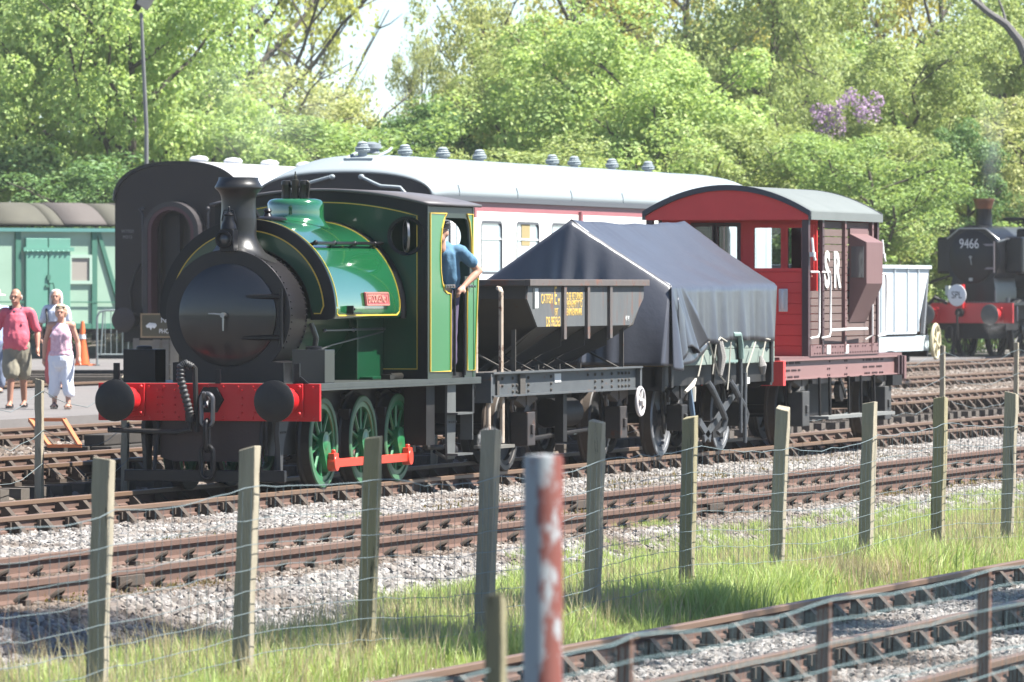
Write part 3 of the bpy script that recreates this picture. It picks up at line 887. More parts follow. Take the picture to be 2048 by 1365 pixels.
def wheelset(parent, x, wm_):
    dup(wm_, parent, (x, -.805, .47)); dup(wm_, parent, (x, .805, .47), (0, 0, math.pi))
    MB().cyl((x, -1.05, .47), (x, 1.05, .47), .065, n=12).build('axle', UNDER, parent)


def axlebox(parent, x, ztop, m, ms, h=.36, wd=.30, reach=.42):
    """axlebox with a leaf spring above it, both sides"""
    for s_ in (-1, 1):
        y = s_ * 1.0
        b = MB()
        b.box(x - wd / 2, x + wd / 2, y - .10, y + .10, .47 - h / 2, .47 + h / 2 + .02)
        b.box(x - .05, x + .05, y - .13, y + .13, .47 - .05, .47 + .06)
        b.prism([(x - wd / 2 + .02, .47 + h / 2 + .02), (x + wd / 2 - .02, .47 + h / 2 + .02), (x + .04, .47 + h / 2 + .1), (x - .04, .47 + h / 2 + .1)], 'y', y - .05, y + .05)
        o = b.build('axlebox', m, parent, bevel=.012)
        b = MB()
        zb = .47 + h / 2 + .10
        for k in range(7):
            l = reach * (1 - k * .125); n = 8
            pts = [(x - l + 2 * l * i / n, (zb + (6 - k) * -.0 + .028 * (6 - k)) + (ztop - zb - .20) * ((abs(-l + 2 * l * i / n)) / reach) ** 1.3) for i in range(n + 1)]
            for p, q in zip(pts, pts[1:]): b.bar((p[0], y, p[1]), (q[0], y, q[1]), .09, .024)
        b.box(x - .05, x + .05, y - .06, y + .06, zb, zb + .21)
        for i in (-1, 1):
            b.tube([(x + i * reach, y, ztop - .03 - .15 * 0), (x + i * (reach + .03), y, ztop - .10), (x + i * reach, y, ztop - .16)], .022, 6)
        b.build('leaf_spring', ms, parent)


def wguard(parent, x, m):
    for s_ in (-1, 1):
        b = MB()
        y = s_ * .88
        b.prism([(x - .30, .86), (x - .20, .86), (x - .12, .35), (x - .17, .28), (x - .22, .35)], 'y', y - .015, y + .015)
        b.prism([(x + .30, .86), (x + .20, .86), (x + .12, .35), (x + .17, .28), (x + .22, .35)], 'y', y - .015, y + .015)
        b.build('axle_guard', m, parent)


# ---------------------------------------------------------------- ballast hopper wagon (x = 0 at lx 9)
HOPB = mat('weathered hopper black', (.10, .112, .12), .7, col2=(.16, .165, .165), scale=4, rust=.42, rcol=(.21, .115, .085), rscale=2.6, bump=.15, stretch=(2.5, 1, .45))
HOPR = mat('hopper rim', (.12, .11, .105), .65, col2=(.18, .145, .13), scale=7, rust=.42, rcol=(.22, .11, .08), rscale=4)
HOPD = mat('hopper underside', (.075, .07, .064), .8, col2=(.115, .10, .082), scale=2, rust=.2)
CREAM = mat('flaking cream rail', (.60, .50, .40), .7, col2=(.50, .40, .31), scale=14, amt=.3, rust=.45, rcol=(.20, .09, .06), rscale=9, stretch=(1, 1, .6))
YTEXT = mat('yellow wagon lettering', (.75, .50, .12), .6)
WTEXT = mat('white lettering', (.78, .78, .76), .6)
hop = thing('hopper_wagon', 'rusty black ballast hopper with yellow lettering, coupled behind the green engine', 'wagon', (X0 + 9, YC, 0), 0, 'wagons coupled behind the green engine')
O9 = (-9, 0, 0)
b = MB(O9)
for s_ in (-1, 1):
    b.prism([(7.25, 1.94), (7.30, 2.09), (12.10, 2.09), (12.07, 1.94), (11.52, 1.625), (7.66, 1.625)], 'y', s_ * 1.19 - .01, s_ * 1.19 + .01)
b.build('side_plate', HOPB, hop)
b = MB(O9)
for s_ in (-1, 1):
    a, c = sorted((s_ * 1.18, s_ * 1.25)); b.box(7.22, 12.17, a, c, 2.085, 2.16)
for x in (7.22, 12.11): b.box(x, x + .06, -1.18, 1.18, 2.085, 2.155)
b.build('top_rim', HOPR, hop, bevel=.006)
for x in (8.66, 9.62, 10.56):
    for s_ in (-1, 1):
        a, c = sorted((s_ * 1.20, s_ * 1.236))
        b = MB(O9); b.box(x - .05, x + .05, a, c, 1.48, 2.09)
        b.build('stiffener', HOPR, hop)
for xe, sg in ((7.27, 1), (12.09, -1)):
    b = MB(O9)
    vs = [(xe, -1.18, 2.09), (xe, 1.18, 2.09), (xe, 1.18, 1.94), (xe, -1.18, 1.94), (xe + sg * .42, -1.18, 1.625), (xe + sg * .42, 1.18, 1.625), (xe + sg * 1.0, .45, 1.12), (xe + sg * 1.0, -.45, 1.12)]
    b.add(vs, [(0, 1, 2, 3), (3, 2, 5, 4), (4, 5, 6, 7)])
    b.build('end_plate', HOPD, hop, solid=.012)
for s_ in (-1, 1):
    b = MB(O9)
    edges = [7.66, 8.66, 9.62, 10.56, 11.52]
    for x0_, x1_ in zip(edges, edges[1:]):
        b.add([(x0_, s_ * 1.18, 1.625), (x1_, s_ * 1.18, 1.625), (x1_ - .12, s_ * .40, 1.12), (x0_ + .25, s_ * .40, 1.12)], [(0, 1, 2, 3)])
    for x in edges[1:4]:
        b.add([(x, s_ * 1.18, 1.62), (x, s_ * 1.18, 1.40), (x, s_ * .42, 1.10), (x, s_ * .42, 1.14)], [(0, 1, 2, 3)])
    b.build('chute', HOPD, hop, solid=.012)
b = MB(O9)
for x in (7.0, 7.9, 8.75, 9.6, 11.4):
    for s_ in (-1, 1): b.bar((x, s_ * 1.12, 1.12), (x, s_ * 1.12, 1.20 if x > 7.5 and x < 11 else 1.6), .05, .02); b.bar((x + .12, s_ * 1.05, 1.12), (x + .12, s_ * .6, 1.35), .05, .02)
b.box(6.0, 12.0, -.9, .9, 1.06, 1.10)
b.build('bracket', HOPD, hop)
b = MB(O9)
for s_ in (-1, 1):
    a, c = sorted((s_ * 1.12, s_ * 1.135)); b.box(5.95, 12.02, a, c, .87, 1.125)
    a, c = sorted((s_ * 1.10, s_ * 1.21)); b.box(5.95, 12.02, a, c, 1.115, 1.135); b.box(5.95, 12.02, a, c, .862, .88)
for x in (5.95, 12.0): b.box(x - .04, x + .04, -1.19, 1.19, .80, 1.12)
so = b.build('solebar', mat('solebar grey', (.075, .083, .09), .6, col2=(.12, .13, .135), scale=3, rust=.3, rcol=(.19, .12, .09), rscale=3.5, bump=.15, stretch=(1, 1, 2)), hop)
b = MB(O9)
for x in (6.05, 6.35, 6.5, 6.9, 7.05, 7.5, 8.4, 9.9, 10.2, 10.5, 10.9, 11.2, 11.35, 11.5, 11.65):
    for z in (.91, .98, 1.06):
        if random.random() < .75: b.ell((x, -1.14, z), .02, 6, 4)
b.box(6.25, 6.33, -1.16, -1.13, .87, 1.12); b.box(7.1, 7.3, -1.17, -1.13, .88, 1.10)
b.build('rivets', HOPD, so)
MB(O9).box(8.55, 8.80, -1.142, -1.135, .99, 1.09).build('label_plate', WTEXT, so)
for px_, pts in ((0, [(6.02, -.98, 1.13), (6.02, -.98, 1.80), (5.98, -.98, 1.90), (5.90, -.98, 1.95), (5.78, -.98, 1.96)]), (1, [(6.42, -1.15, 1.13), (6.42, -1.15, 2.02), (6.45, -1.13, 2.05), (6.80, -1.0, 2.06)]),
                 (2, [(5.98, -1.14, .25), (5.98, -1.14, .86)]), (3, [(6.50, -1.14, .35), (6.50, -1.14, .86)])):
    MB(O9).tube(pts, .026, 8).build('end_handrail', CREAM, hop)
MB(O9).box(5.95, 6.62, -1.25, -.98, .30, .335).build('footstep', mat('pale worn step', (.22, .21, .18), .8, col2=(.12, .11, .1)), hop)
for x in (7.77, 11.58):
    wheelset(hop, x - 9, WAGONW); axlebox(hop, x - 9, .84, mat('axlebox iron', (.03, .03, .03), .6, col2=(.07, .05, .045), scale=4, rust=.4, rscale=4) if x < 8 else bpy.data.materials['axlebox iron'],
                                          mat('spring leaf', (.14, .115, .10), .75, col2=(.20, .15, .12), scale=8) if x < 8 else bpy.data.materials['spring leaf'])
    wguard(hop, x - 9, UNDER)
b = MB(O9)
b.box(8.3, 11.0, -.62, .62, .45, .86); b.box(9.2, 9.35, -1.05, -.95, .3, .86); b.tube([(8.4, -.9, .35), (10.9, -.9, .42)], .03); b.cyl((9.6, -.75, .62), (10.5, -.75, .62), .17)
b.build('brake_gear', UNDER, hop)


def handwheel(parent, c, ax, r, m, spokes=5, tr=.02):
    b = MB(); ax = Vector(ax).normalized(); u, v = MB.frame(ax); c = Vector(c)
    b.tube([c + (u * math.cos(2 * math.pi * i / 28) + v * math.sin(2 * math.pi * i / 28)) * r for i in range(28)], tr, 8, closed=True)
    for i in range(spokes):
        d = u * math.cos(2 * math.pi * i / spokes + .4) + v * math.sin(2 * math.pi * i / spokes + .4)
        b.bar(c + d * .02, c + d * r, tr * 1.5, tr * 1.2)
    b.cyl(c - ax * .04, c + ax * .04, r * .2, n=12)
    return b.build('handwheel', m, parent)


handwheel(hop, (11.86 - 9, -1.22, .72), (0, 1, 0), .16, mat('white handwheel', (.70, .66, .65), .5), 4, .022)
for n_, bd, sz, x, z, sx in (('lettering', 'CATFISH', .155, 8.03, 1.935, .78), ('lettering', 'E', .30, 8.37, 1.965, .72), ('lettering', 'M', .12, 8.50, 1.90, .7), ('lettering', '19T', .125, 8.40, 1.785, .8), ('lettering', 'DB 992563', .16, 8.28, 1.675, .78),
                             ('lettering', 'TO BE RETURNED', .12, 9.12, 1.965, .74), ('lettering', 'WHEN EMPTY TO', .12, 9.10, 1.875, .74), ('lettering', 'PENMAENMAWR', .12, 9.11, 1.785, .74), ('lettering', '4  M', .09, 11.36, 1.70, .9)):
    text(n_, bd, sz, (x - 9, -1.202, z), NEAR, YTEXT if n_ and bd != '4  M' else WTEXT, hop, .0015, sx)
b = MB(O9); b.box(7.56, 7.69, -1.203, -1.2, 1.835, 2.06); b.build('white_panel', WTEXT, hop)
b = MB(O9); b.box(7.47, 7.55, -1.203, -1.2, 1.83, 2.06); b.build('black_panel', BLACK, hop)

# ---------------------------------------------------------------- sheeted open wagon (x = 0 at lx 15.7)
tw = thing('sheeted_wagon', 'pale green open wagon roped under a ridged black tarpaulin', 'wagon', (X0 + 15.7, YC, 0), 0, 'wagons coupled behind the green engine')
PALEG = mat('faded green planks', (.30, .37, .32), .75, col2=(.24, .30, .26), scale=3, bump=.15, stretch=(.4, 1, 5))
for k in range(2):
    for s_ in (-1, 1):
        for x0_, x1_ in ((-2.55, -.42), (-.40, .78), (.80, 2.62)):
            MB().box(x0_, x1_, s_ * 1.17 - .02, s_ * 1.17 + .02, 1.115 + k * .19, 1.30 + k * .19).build('side_plank', PALEG, tw, bevel=.005)
for s_ in (-1, 1):
    MB().box(s_ * 2.58 - .03, s_ * 2.58 + .03, -1.15, 1.15, 1.115, 1.49).build('end_plank', PALEG if s_ > 0 else mat('ochre end', (.42, .27, .06), .7, col2=(.3, .2, .06)), tw, bevel=.005)
b = MB()
for s_ in (-1, 1):
    b.box(-2.62, 2.66, s_ * 1.05 - .04, s_ * 1.05 + .04, .87, 1.11)
    for x in (-2.4, -.41, .79, 2.4): b.box(x - .05, x + .05, s_ * 1.20 - .02, s_ * 1.20 + .02, .86, 1.48)
b.box(-2.62, -2.5, -1.15, 1.15, .82, 1.11); b.box(2.55, 2.66, -1.15, 1.15, .82, 1.11); b.box(-2.5, 2.5, -1.1, 1.1, 1.06, 1.11)
b.build('underframe', GRIMY, tw)
for x in (-1.40, 1.40):
    wheelset(tw, x, PALEW); wguard(tw, x, GRIMY)
    axlebox(tw, x, .84, GRIMY, UNDER, .30, .26, .40)
WOR = mat('worn steel grey', (.13, .14, .155), .5, col2=(.08, .085, .09), scale=5, metal=.2)
b = MB()
b.tube([(-.55, -1.16, .90), (-.50, -1.20, .82), (-.1, -1.22, .55), (.06, -1.22, .44), (.05, -1.2, .32), (-.02, -1.15, .26)], .04, 8)
b.tube([(.50, -1.16, .90), (.55, -1.20, .82), (.95, -1.22, .58), (1.1, -1.22, .48), (1.08, -1.2, .36)], .04, 8)
b.bar((-.6, -1.12, .2), (1.25, -1.12, .88), .03, .09); b.bar((-.8, -1.12, .42), (-.3, -1.12, .2), .03, .1)
b.tube([(.74, -1.24, .25), (.74, -1.24, 1.1), (.74, -1.24, 1.46)], .022, 8)
b.tube([(.95, -1.24, .12), (.95, -1.24, 1.0)], .025, 8)
b.build('brake_lever', WOR, tw)
b = MB(); b.tube([(.40, -1.22, 1.48), (.62, -1.25, 1.48), (.70, -1.25, 1.36), (.74, -1.25, 1.18)], .035, 8); b.bar((-.35, -1.22, 1.15), (.62, -1.22, 1.15), .03, .03)
b.build('door_stop', mat('pale green rail', (.26, .38, .34), .6), tw)
b = MB(); b.box(-1.0, 1.2, -.6, .6, .5, .85); b.box(.1, .6, -1.05, -.7, .2, .4); b.cyl((-.4, -.6, .75), (-.4, .6, .75), .2)
b.build('brake_gear', UNDER, tw)
MB().box(1.02, 1.14, -1.25, -1.2, .86, .94).build('label_plate', WTEXT, tw)
# tarpaulin: one cloth over a ridge pole, with a bunched front
SHEET = mat('black tarpaulin', (.068, .072, .090), .34, spec=.8, col2=(.088, .092, .112), scale=1.5, bump=.35, bscale=4)
XF, XB = -2.42, 2.62


def cloth(u, v):
    """u along the wagon, v from near hem over the ridge to far hem"""
    x = XF + (XB - XF) * u
    side = -1 if v < .5 else 1
    t = abs(v - .5) * 2                                            # 0 ridge .. 1 hem
    sag = -.035 * math.sin(math.pi * u)
    if t < .62:
        k = t / .62
        y = 1.22 * k; z = 2.875 + .03 * u - .79 * k - .05 * math.sin(math.pi * k) * (.5 + .5 * math.sin(math.pi * u)) + sag * (1 - k)
        x += (-.16 + .0 * k) * (1 - k) * (1 - u)
        p = Vector((x * 1.3, side * k * 2.2, .3)); z += .022 * noise.noise(p) + .012 * abs(noise.noise(p * 2.7 + Vector((x, 0, 0)))) - .006 * (k > .36) - .006 * (k > .70)
    else:
        k = (t - .62) / .38
        f = .022 * k * (math.sin(x * 7 + 1.3 * math.sin(x * 2.1)) + .7 * math.sin(x * 13.3 + 2) + .5 * math.sin(x * 23 + 1))
        slant = .55 * k * max(0, 1 - u * 3.2)
        y = 1.22 + .02 * k + f
        z = 2.085 + .02 * u - (.70 - .04 * math.sin(x * 2.2) * .4) * k + .03 * k * math.sin(x * 5.1) * .3
        x += slant * .42
        if u > .93: x -= .03 * k
    return (x, side * y, z)


b = MB(); b.grid(cloth, 90, 60)


def front(u, v):
    """u across from near eave over the peak to the far eave, v downwards: the gathered end of the sheet"""
    a = (u - .5) * 2                                               # -1 near .. 1 far
    t = abs(a)
    top = (XF - .16 * (1 - t), -1.22 * (1 if a < 0 else -1) * t * -1 if False else 1.22 * a, 2.875 - .79 * t)
    zb = 1.13
    z = top[2] + (zb - top[2]) * v
    fold = math.exp(-((a * 3.2) ** 2)) * .14 + .05 * math.exp(-((a + .35) * 5) ** 2)
    w_ = v * (1 - v * .35)
    x = top[0] - .02 - w_ * (fold * (.6 + .6 * math.sin(a * 26)) + .03 * math.sin(a * 11 + 1)) - .14 * v * t - .27 * v ** .7
    y = top[1] * (1 + .02 * v) + .03 * v * math.sin(a * 17)
    return (x, y, z)


b.grid(front, 80, 30)


def flap(u, v):
    """the loose corner: folds hanging between the end and the near side"""
    ang = u
    x = -2.52 - .2 * v * (1 - u) + 1.25 * u * (.40 + .60 * v); zt = 2.09 - .012 * u
    z = zt - (.96 - .30 * u + .09 * math.sin(u * 9 + .6)) * v
    y = -1.235 - v * (.035 + .11 * abs(math.sin(u * 7.2 + .4))) - .03 * math.sin(u * 19) * v
    return (x, y, z)


b.grid(flap, 60, 24)


def gusset(u, v):
    """cloth tucked round the corner between the end and the side"""
    p = Vector(front(0, v)); q = Vector(cloth(.10 + .22 * v, .19 * (1 - v)))
    r_ = p.lerp(q, u)
    return (r_.x, r_.y - .07 * math.sin(math.pi * u) * v - .03 * abs(math.sin(u * 9)) * v, r_.z - .10 * math.sin(math.pi * u) * v)


b.grid(gusset, 40, 24)
b.grid(lambda u, v: (-2.45 + .5 * u + .05 * v, -1.30 - .06 * math.sin(u * 5) * v, 1.95 - (.80 - .35 * u) * v - .4 * u * (1 - v)), 14, 14)
b.build('tarpaulin', SHEET, tw, fix=False, solid=.008, sharp=75)
ROPE = mat('pale rope', (.50, .47, .40), .9)
b = MB()
for pts in ([(-1.05, -1.27, 1.40), (-1.30, -1.24, .98)], [(-.55, -1.27, 1.39), (-.62, -1.24, 1.0)], [(-.05, -1.27, 1.40), (-.28, -1.25, 1.45), (-.5, -1.27, 1.40)], [(.15, -1.27, 1.39), (.10, -1.25, .92), (.05, -1.25, .80)],
            [(1.35, -1.27, 1.38), (1.0, -1.25, 1.05), (.95, -1.25, .6)], [(1.85, -1.27, 1.38), (1.7, -1.25, 1.12)], [(-.9, -1.27, 1.4), (-.4, -1.26, 1.0), (-.1, -1.26, .9)], [(1.9, -1.25, 1.42), (2.2, -1.25, 1.40)]):
    b.tube(pts, .010, 5)
b.build('tie_rope', ROPE, tw)
b = MB(); b.tube([(-.35, -1.25, 1.40), (-.33, -1.28, 1.2), (-.38, -1.27, .98)], [.05, .06, .03], 8); b.tube([(1.68, -1.25, 1.2), (1.66, -1.28, 1.08), (1.72, -1.27, .98)], [.02, .055, .03], 8)
b.build('rope_bundle', mat('rope bundle', (.38, .36, .34), .95, bump=.6, bscale=60), tw)
b = MB(); b.tube([(-1.9, -1.24, .80), (-1.6, -1.25, .88), (-1.45, -1.25, .95)], [.02, .03, .015]); b.tube([(-1.62, -1.25, .86), (-1.60, -1.26, .68)], [.05, .03])
b.build('rag', mat('cream rag', (.55, .52, .45), .9), tw)
MB().tube([(-1.72, -1.25, .86), (-1.68, -1.26, .62), (-1.55, -1.26, .38), (-1.5, -1.25, .25)], [.02, .035, .03, .04], 7).build('blue_strap', mat('faded blue strap', (.16, .24, .33), .8), tw)

# ---------------------------------------------------------------- brake van (x = 0 at lx 22)
VANR = mat('van red', (.88, .075, .07), .5, spec=.4, col2=(.76, .06, .058), scale=3, bump=.06)
VANB = mat('van brown plank', (.165, .105, .092), .8, col2=(.215, .15, .135), scale=3, bump=.15, stretch=(.5, 1, 6))
VANP = mat('van brown paint', (.235, .125, .12), .55, col2=(.27, .155, .15), scale=4)
VAND = mat('van dark brown', (.10, .055, .06), .5)
WHITE = mat('white handrail', (.76, .75, .73), .5)
ROOFG = mat('felt roof', (.215, .24, .235), .85, col2=(.18, .205, .20), scale=2.5, bump=.1)
van = thing('brake_van', 'red and brown goods brake van with curved grey roof and white SR lettering', 'brake van', (X0 + 22, YC, 0), 0, 'wagons coupled behind the green engine')
HW = 1.06                                                            # half width of the body
E0, E1, B0, B1 = -1.60, 2.38, -.92, 1.95                             # roof ends, cabin ends


def zr(y): return 3.05 + .345 * (1 - (y / 1.13) ** 2)


b = MB(); b.grid(lambda i, j: (E0 + (E1 - E0) * j, -1.13 + 2.26 * i, zr(-1.13 + 2.26 * i)), 30, 8)
for s_ in (-1, 1): b.box(E0, E1, s_ * 1.13 - .012, s_ * 1.13 + .012, 2.965, 3.055)
b.build('roof', ROOFG, van, solid=.03, fix=False)
for x in (E0 - .015, E1 + .015):
    pts = [(-1.14 + 2.28 * i / 24, zr(-1.13 + 2.26 * i / 24)) for i in range(25)]
    MB().prism([(y, z + .022) for y, z in pts] + [(y, z - .05) for y, z in reversed(pts)], 'x', x - .02, x + .02).build('roof_edge', mat('roof edge slate', (.075, .08, .10), .6) if x < 0 else bpy.data.materials['roof edge slate'], van)
    MB().prism([(y * .985, z - .052) for y, z in pts] + [(1.11, 2.955), (-1.11, 2.955)], 'x', x + (.022 if x < 0 else -.06), x + (.06 if x < 0 else -.022)).build('end_fascia', VANR if x < 0 else VANP, van)
# verandah posts and half walls
for x in (E0 + .07, E1 - .07):
    for s_ in (-1, 1):
        MB().box(x - .05, x + .05, s_ * HW - .045, s_ * HW + .045, 1.16, 2.955).build('verandah_post', VAND, van, bevel=.006)
for k in range(8):
    MB().box(E0 + .05, E0 + .09, -HW + .05, HW - .05, 1.165 + k * .139, 1.298 + k * .139).build('end_plank', VANR, van, bevel=.006)
MB().box(E0 + .03, E0 + .12, -HW + .05, HW - .05, 2.28, 2.32).build('end_rail', VANR, van)
MB().box(E1 - .1, E1 - .05, -HW + .05, HW - .05, 1.165, 2.28).build('rear_half_wall', VANP, van)
b = MB(); b.box(E0 + .02, E0 + .05, -.82, -.70, 1.75, 2.05); b.tube([(E0 + .0, -.76, 1.78), (E0 - .03, -.76, 1.85), (E0 - .03, -.76, 1.98), (E0, -.76, 2.03)], .025, 8)
b.build('lamp_bracket', WHITE, van, bevel=.01)
# cabin: inner end walls with real window openings
win = [rrect(-.98, -.66, 2.30, 2.86, .02), rrect(-.58, -.20, 2.30, 2.86, .02), rrect(.02, .30, 2.32, 2.88, .02), rrect(.36, .62, 2.32, 2.88, .02)]
MB().prism([(-HW, 1.165), (HW, 1.165), (HW, 2.98)] + [(HW - 2 * HW * i / 12, zr(HW - 2 * HW * i / 12) - .06) for i in range(13)] + [(-HW, 2.98)], 'x', B0 - .03, B0 + .03, win).build('end_wall', VANR, van)
MB().prism([(-HW, 1.165), (HW, 1.165), (HW, 2.98)] + [(HW - 2 * HW * i / 12, zr(HW - 2 * HW * i / 12) - .06) for i in range(13)] + [(-HW, 2.98)], 'x', B1 - .03, B1 + .03, [rrect(-1.0, -.12, 2.25, 2.9, .02), rrect(.02, .98, 2.25, 2.9, .02)]).build('end_wall', VANR, van)
for k, w4 in enumerate(win):
    ys = [p[0] for p in w4]; zs = [p[1] for p in w4]
    a, c, d, e = min(ys), max(ys), min(zs), max(zs)
    o = MB().prism(rrect(a - .045, c + .045, d - .045, e + .045, .02), 'x', B0 - .055, B0 - .028, [rrect(a + .005, c - .005, d + .005, e - .005, .02)]).build('window_frame', VANR if k < 2 else VAND, van, bevel=.004)
    MB().box(B0 - .006, B0 + .006, a, c, d, e).build('pane', GLASS, o)
MB().prism(rrect(-.04, .70, 1.2, 2.93, .02), 'x', B0 - .045, B0 - .03, [rrect(-.02, .66, 2.28, 2.91, .02)]).build('verandah_door', VANR, van)
MB().bar((B0 - .06, -1.0, 2.22), (B0 - .06, -.4, 2.22), .03, .03).build('grab_rail', mat('pink worn rail', (.55, .2, .17), .6), van)
# planked sides
for s_ in (-1, 1):
    n = 17; h = (2.955 - 1.215) / n
    for k in range(n):
        for x0_, x1_ in ((E0 + .12, B0 + .03), (B0 + .11, .35), (.41, B1), (B1 + .05, E1 - .12)):
            if (x0_ < -1.4 or x1_ > 2) and k > 7: continue
            MB().box(x0_, x1_, s_ * HW - .02 + random.uniform(-.003, .003), s_ * HW + .02 + random.uniform(-.003, .003), 1.215 + k * h, 1.215 + (k + 1) * h - .012).build('side_plank', VANB, van)
for s_ in (-1, 1):
    for x, w4, m in ((B0 + .07, .05, VAND), (.38, .04, VANP), (B1 - .03, .045, VANP)):
        b = MB(); b.box(x - w4, x + w4, s_ * (HW + .04) - .025, s_ * (HW + .04) + .025, 1.20, 2.955)
        for k in range(14): b.ell((x, s_ * (HW + .068), 1.3 + k * .12), .012, 6, 4)
        b.build('body_strap', m, van)
    MB().box(E0 + .1, E1 - .1, s_ * (HW + .035) - .02, s_ * (HW + .035) + .02, 1.165, 1.31).build('bottom_rail', VANP, van)
    b = MB()
    for i in range(26):
        b.ell((E0 + .3 + i * .14, s_ * (HW + .058), 1.20), .013, 6, 4)
        if i % 3: b.ell((E0 + .3 + i * .14, s_ * (HW + .058), 1.28), .013, 6, 4)
    b.build('rivets', VAND, van)
    for x in (-.55, .45):
        MB().box(x - .10, x + .10, s_ * (HW + .061) - .003, s_ * (HW + .061) + .003, 1.185, 1.305).build('label_plate', WTEXT, van)
# ducket (side lookout)
for s_ in (-1, 1):
    y0 = s_ * (HW + .03); y1 = s_ * (HW + .27)
    b = MB()
    P = [(.70, 1.60, y0), (.70, 2.80, y0), (1.66, 2.80, y0), (1.66, 1.60, y0), (.72, 2.12, y1), (.72, 2.68, y1), (1.64, 2.68, y1), (1.64, 2.12, y1)]
    b.add([(x, y, z) for x, z, y in P], [(0, 1, 5, 4), (1, 2, 6, 5), (2, 3, 7, 6), (3, 0, 4, 7), (4, 5, 6, 7)])
    d = b.build('ducket', mat('ducket brown', (.22, .115, .11), .55, col2=(.25, .14, .135)) if s_ < 0 else bpy.data.materials['ducket brown'], van, bevel=.01)
    a, c = sorted((s_ * (HW + .06), s_ * (HW + .23)))
    MB().box(.690, .714, a, c, 2.20, 2.62).build('ducket_window', mat('dim pane', (.16, .17, .18), .12, coat=.4) if s_ < 0 else bpy.data.materials['dim pane'], d)
    b = MB()
    for k in range(5): b.ell((.86 + k * .15, s_ * (HW + .03), 2.83), .016, 6, 4)
    b.box(.68, 1.68, min(y0, y0 + s_ * .02), max(y0, y0 + s_ * .02), 2.78, 2.86)
    b.build('ducket_strap', VANP, d)
# white hand rails
for s_ in (-1, 1):
    y = s_ * (HW + .13)
    for x0_, zt, zb, dx in ((E0 + .10, 2.27, 1.42, .17), (B0 + .02, 2.27, 1.42, .17), (E1 - .12, 2.25, 1.42, .16)):
        MB().tube([(x0_, s_ * (HW + .05), zt), (x0_ + dx - .04, y, zt), (x0_ + dx, y, zt - .08), (x0_ + dx, y, zb + .06), (x0_ + dx - .05, y, zb), (x0_, s_ * (HW + .05), zb - .02)], .015, 8).build('side_handrail', WHITE, van)
    MB().tube([(-.72, y, 1.50), (.38, y + s_ * .02, 1.51), (1.30, y, 1.51)], .021, 8).build('side_handrail', WHITE, van)
    MB().tube([(1.62, y, 1.9), (1.62, y, 1.42), (1.56, s_ * (HW + .05), 1.36)], .014, 8).build('side_handrail', WHITE, van)
    for x in (E0 + .06, E1 + .0):
        b = MB(); b.tube([(x, s_ * (HW + .08), 2.72), (x, s_ * (HW + .10), 2.52), (x + .02, s_ * (HW + .12), 2.42)], .018, 7); b.box(x - .045, x + .05, s_ * (HW + .09) - .03, s_ * (HW + .09) + .03, 2.47, 2.53)
        b.build('lamp_iron', WHITE, van)
text('lettering', 'S', .66, (-.52, -HW - .032, 2.28), NEAR, WTEXT, van, .003, .95, bold=.018)
text('lettering', 'R', .66, (.02, -HW - .032, 2.28), NEAR, WTEXT, van, .003, .95, bold=.018)
# solebars, headstocks, platform
XS0, XS1 = -3.08, 3.72
SOLEP = mat('solebar pink brown', (.30, .165, .155), .55, col2=(.33, .19, .18), scale=3)
b = MB()
for s_ in (-1, 1):
    b.box(XS0, XS1, s_ * 1.05 - .015, s_ * 1.05 + .015, .875, 1.125); b.box(XS0, XS1, s_ * 1.06 - .05, s_ * 1.06 + .05, 1.11, 1.13); b.box(XS0, XS1, s_ * 1.06 - .05, s_ * 1.06 + .05, .868, .885)
so = b.build('solebar', SOLEP, van)
b = MB()
for i, x in enumerate([XS0 + .15 + .068 * k for k in range(16)] + [-.4, -.3, .55, .65] + [1.6 + .085 * k for k in range(14)]):
    for z in (.905, .99, 1.085):
        if (i * 7 + int(z * 100)) % 5 != 0: b.ell((x, -1.067, z), .017, 6, 4)
b.build('rivets', VAND, so)
MB().box(XS0, XS1, -1.10, 1.10, 1.13, 1.165).build('platform', VANP, van)
for x, m in ((XS0 + .03, VANR), (XS1 - .03, VANP)):
    MB().box(x - .06, x + .06, -1.16, 1.16, .80, 1.12).build('headstock', m, van, bevel=.006)
b = MB(); b.box(XS1 - .3, XS1 - .22, -1.12, -1.07, .87, 1.13); b.box(XS1 - .17, XS1 - .1, -1.14, -1.07, .87, 1.13)
b.build('end_bracket', VAND, van)
for s_ in (-1, 1): buffer(van, XS1 - .02, s_ * .85, .98, .2, VANR, BLACK, .42, 1); buffer(van, XS0, s_ * .85, .98, .2, BLACK, BLACK, .42, -1)
CASTG = mat('cast grey axlebox', (.085, .085, .082), .7, col2=(.045, .045, .045), scale=4, bump=.1)
for x in (-1.68, 2.92):
    wheelset(van, x, WAGONW); axlebox(van, x, .86, CASTG, mat('van spring', (.24, .21, .17), .8, col2=(.15, .13, .11)) if x < 0 else bpy.data.materials['van spring'], .44, .36, .45); wguard(van, x, UNDER)
b = MB()
for x in (-1.1, -.55, .5, 1.2, 1.95):
    b.tube([(x, -1.14, .37), (x, -1.13, .88)], .02, 6)
b.box(-1.35, -.5, -1.10, -.95, .80, .87); b.box(1.0, 1.9, -1.10, -.95, .80, .87); b.box(-1.2, .9, -.8, .6, .36, .86); b.bar((.2, -1.08, .86), (.55, -1.08, .6), .03, .05); b.cyl((.35, -1.08, .68), (.35, -1.0, .68), .14)
b.box(XS1 - .75, XS1 - .2, -1.15, -.95, .72, .86)
b.build('step_hanger', UNDER, van)
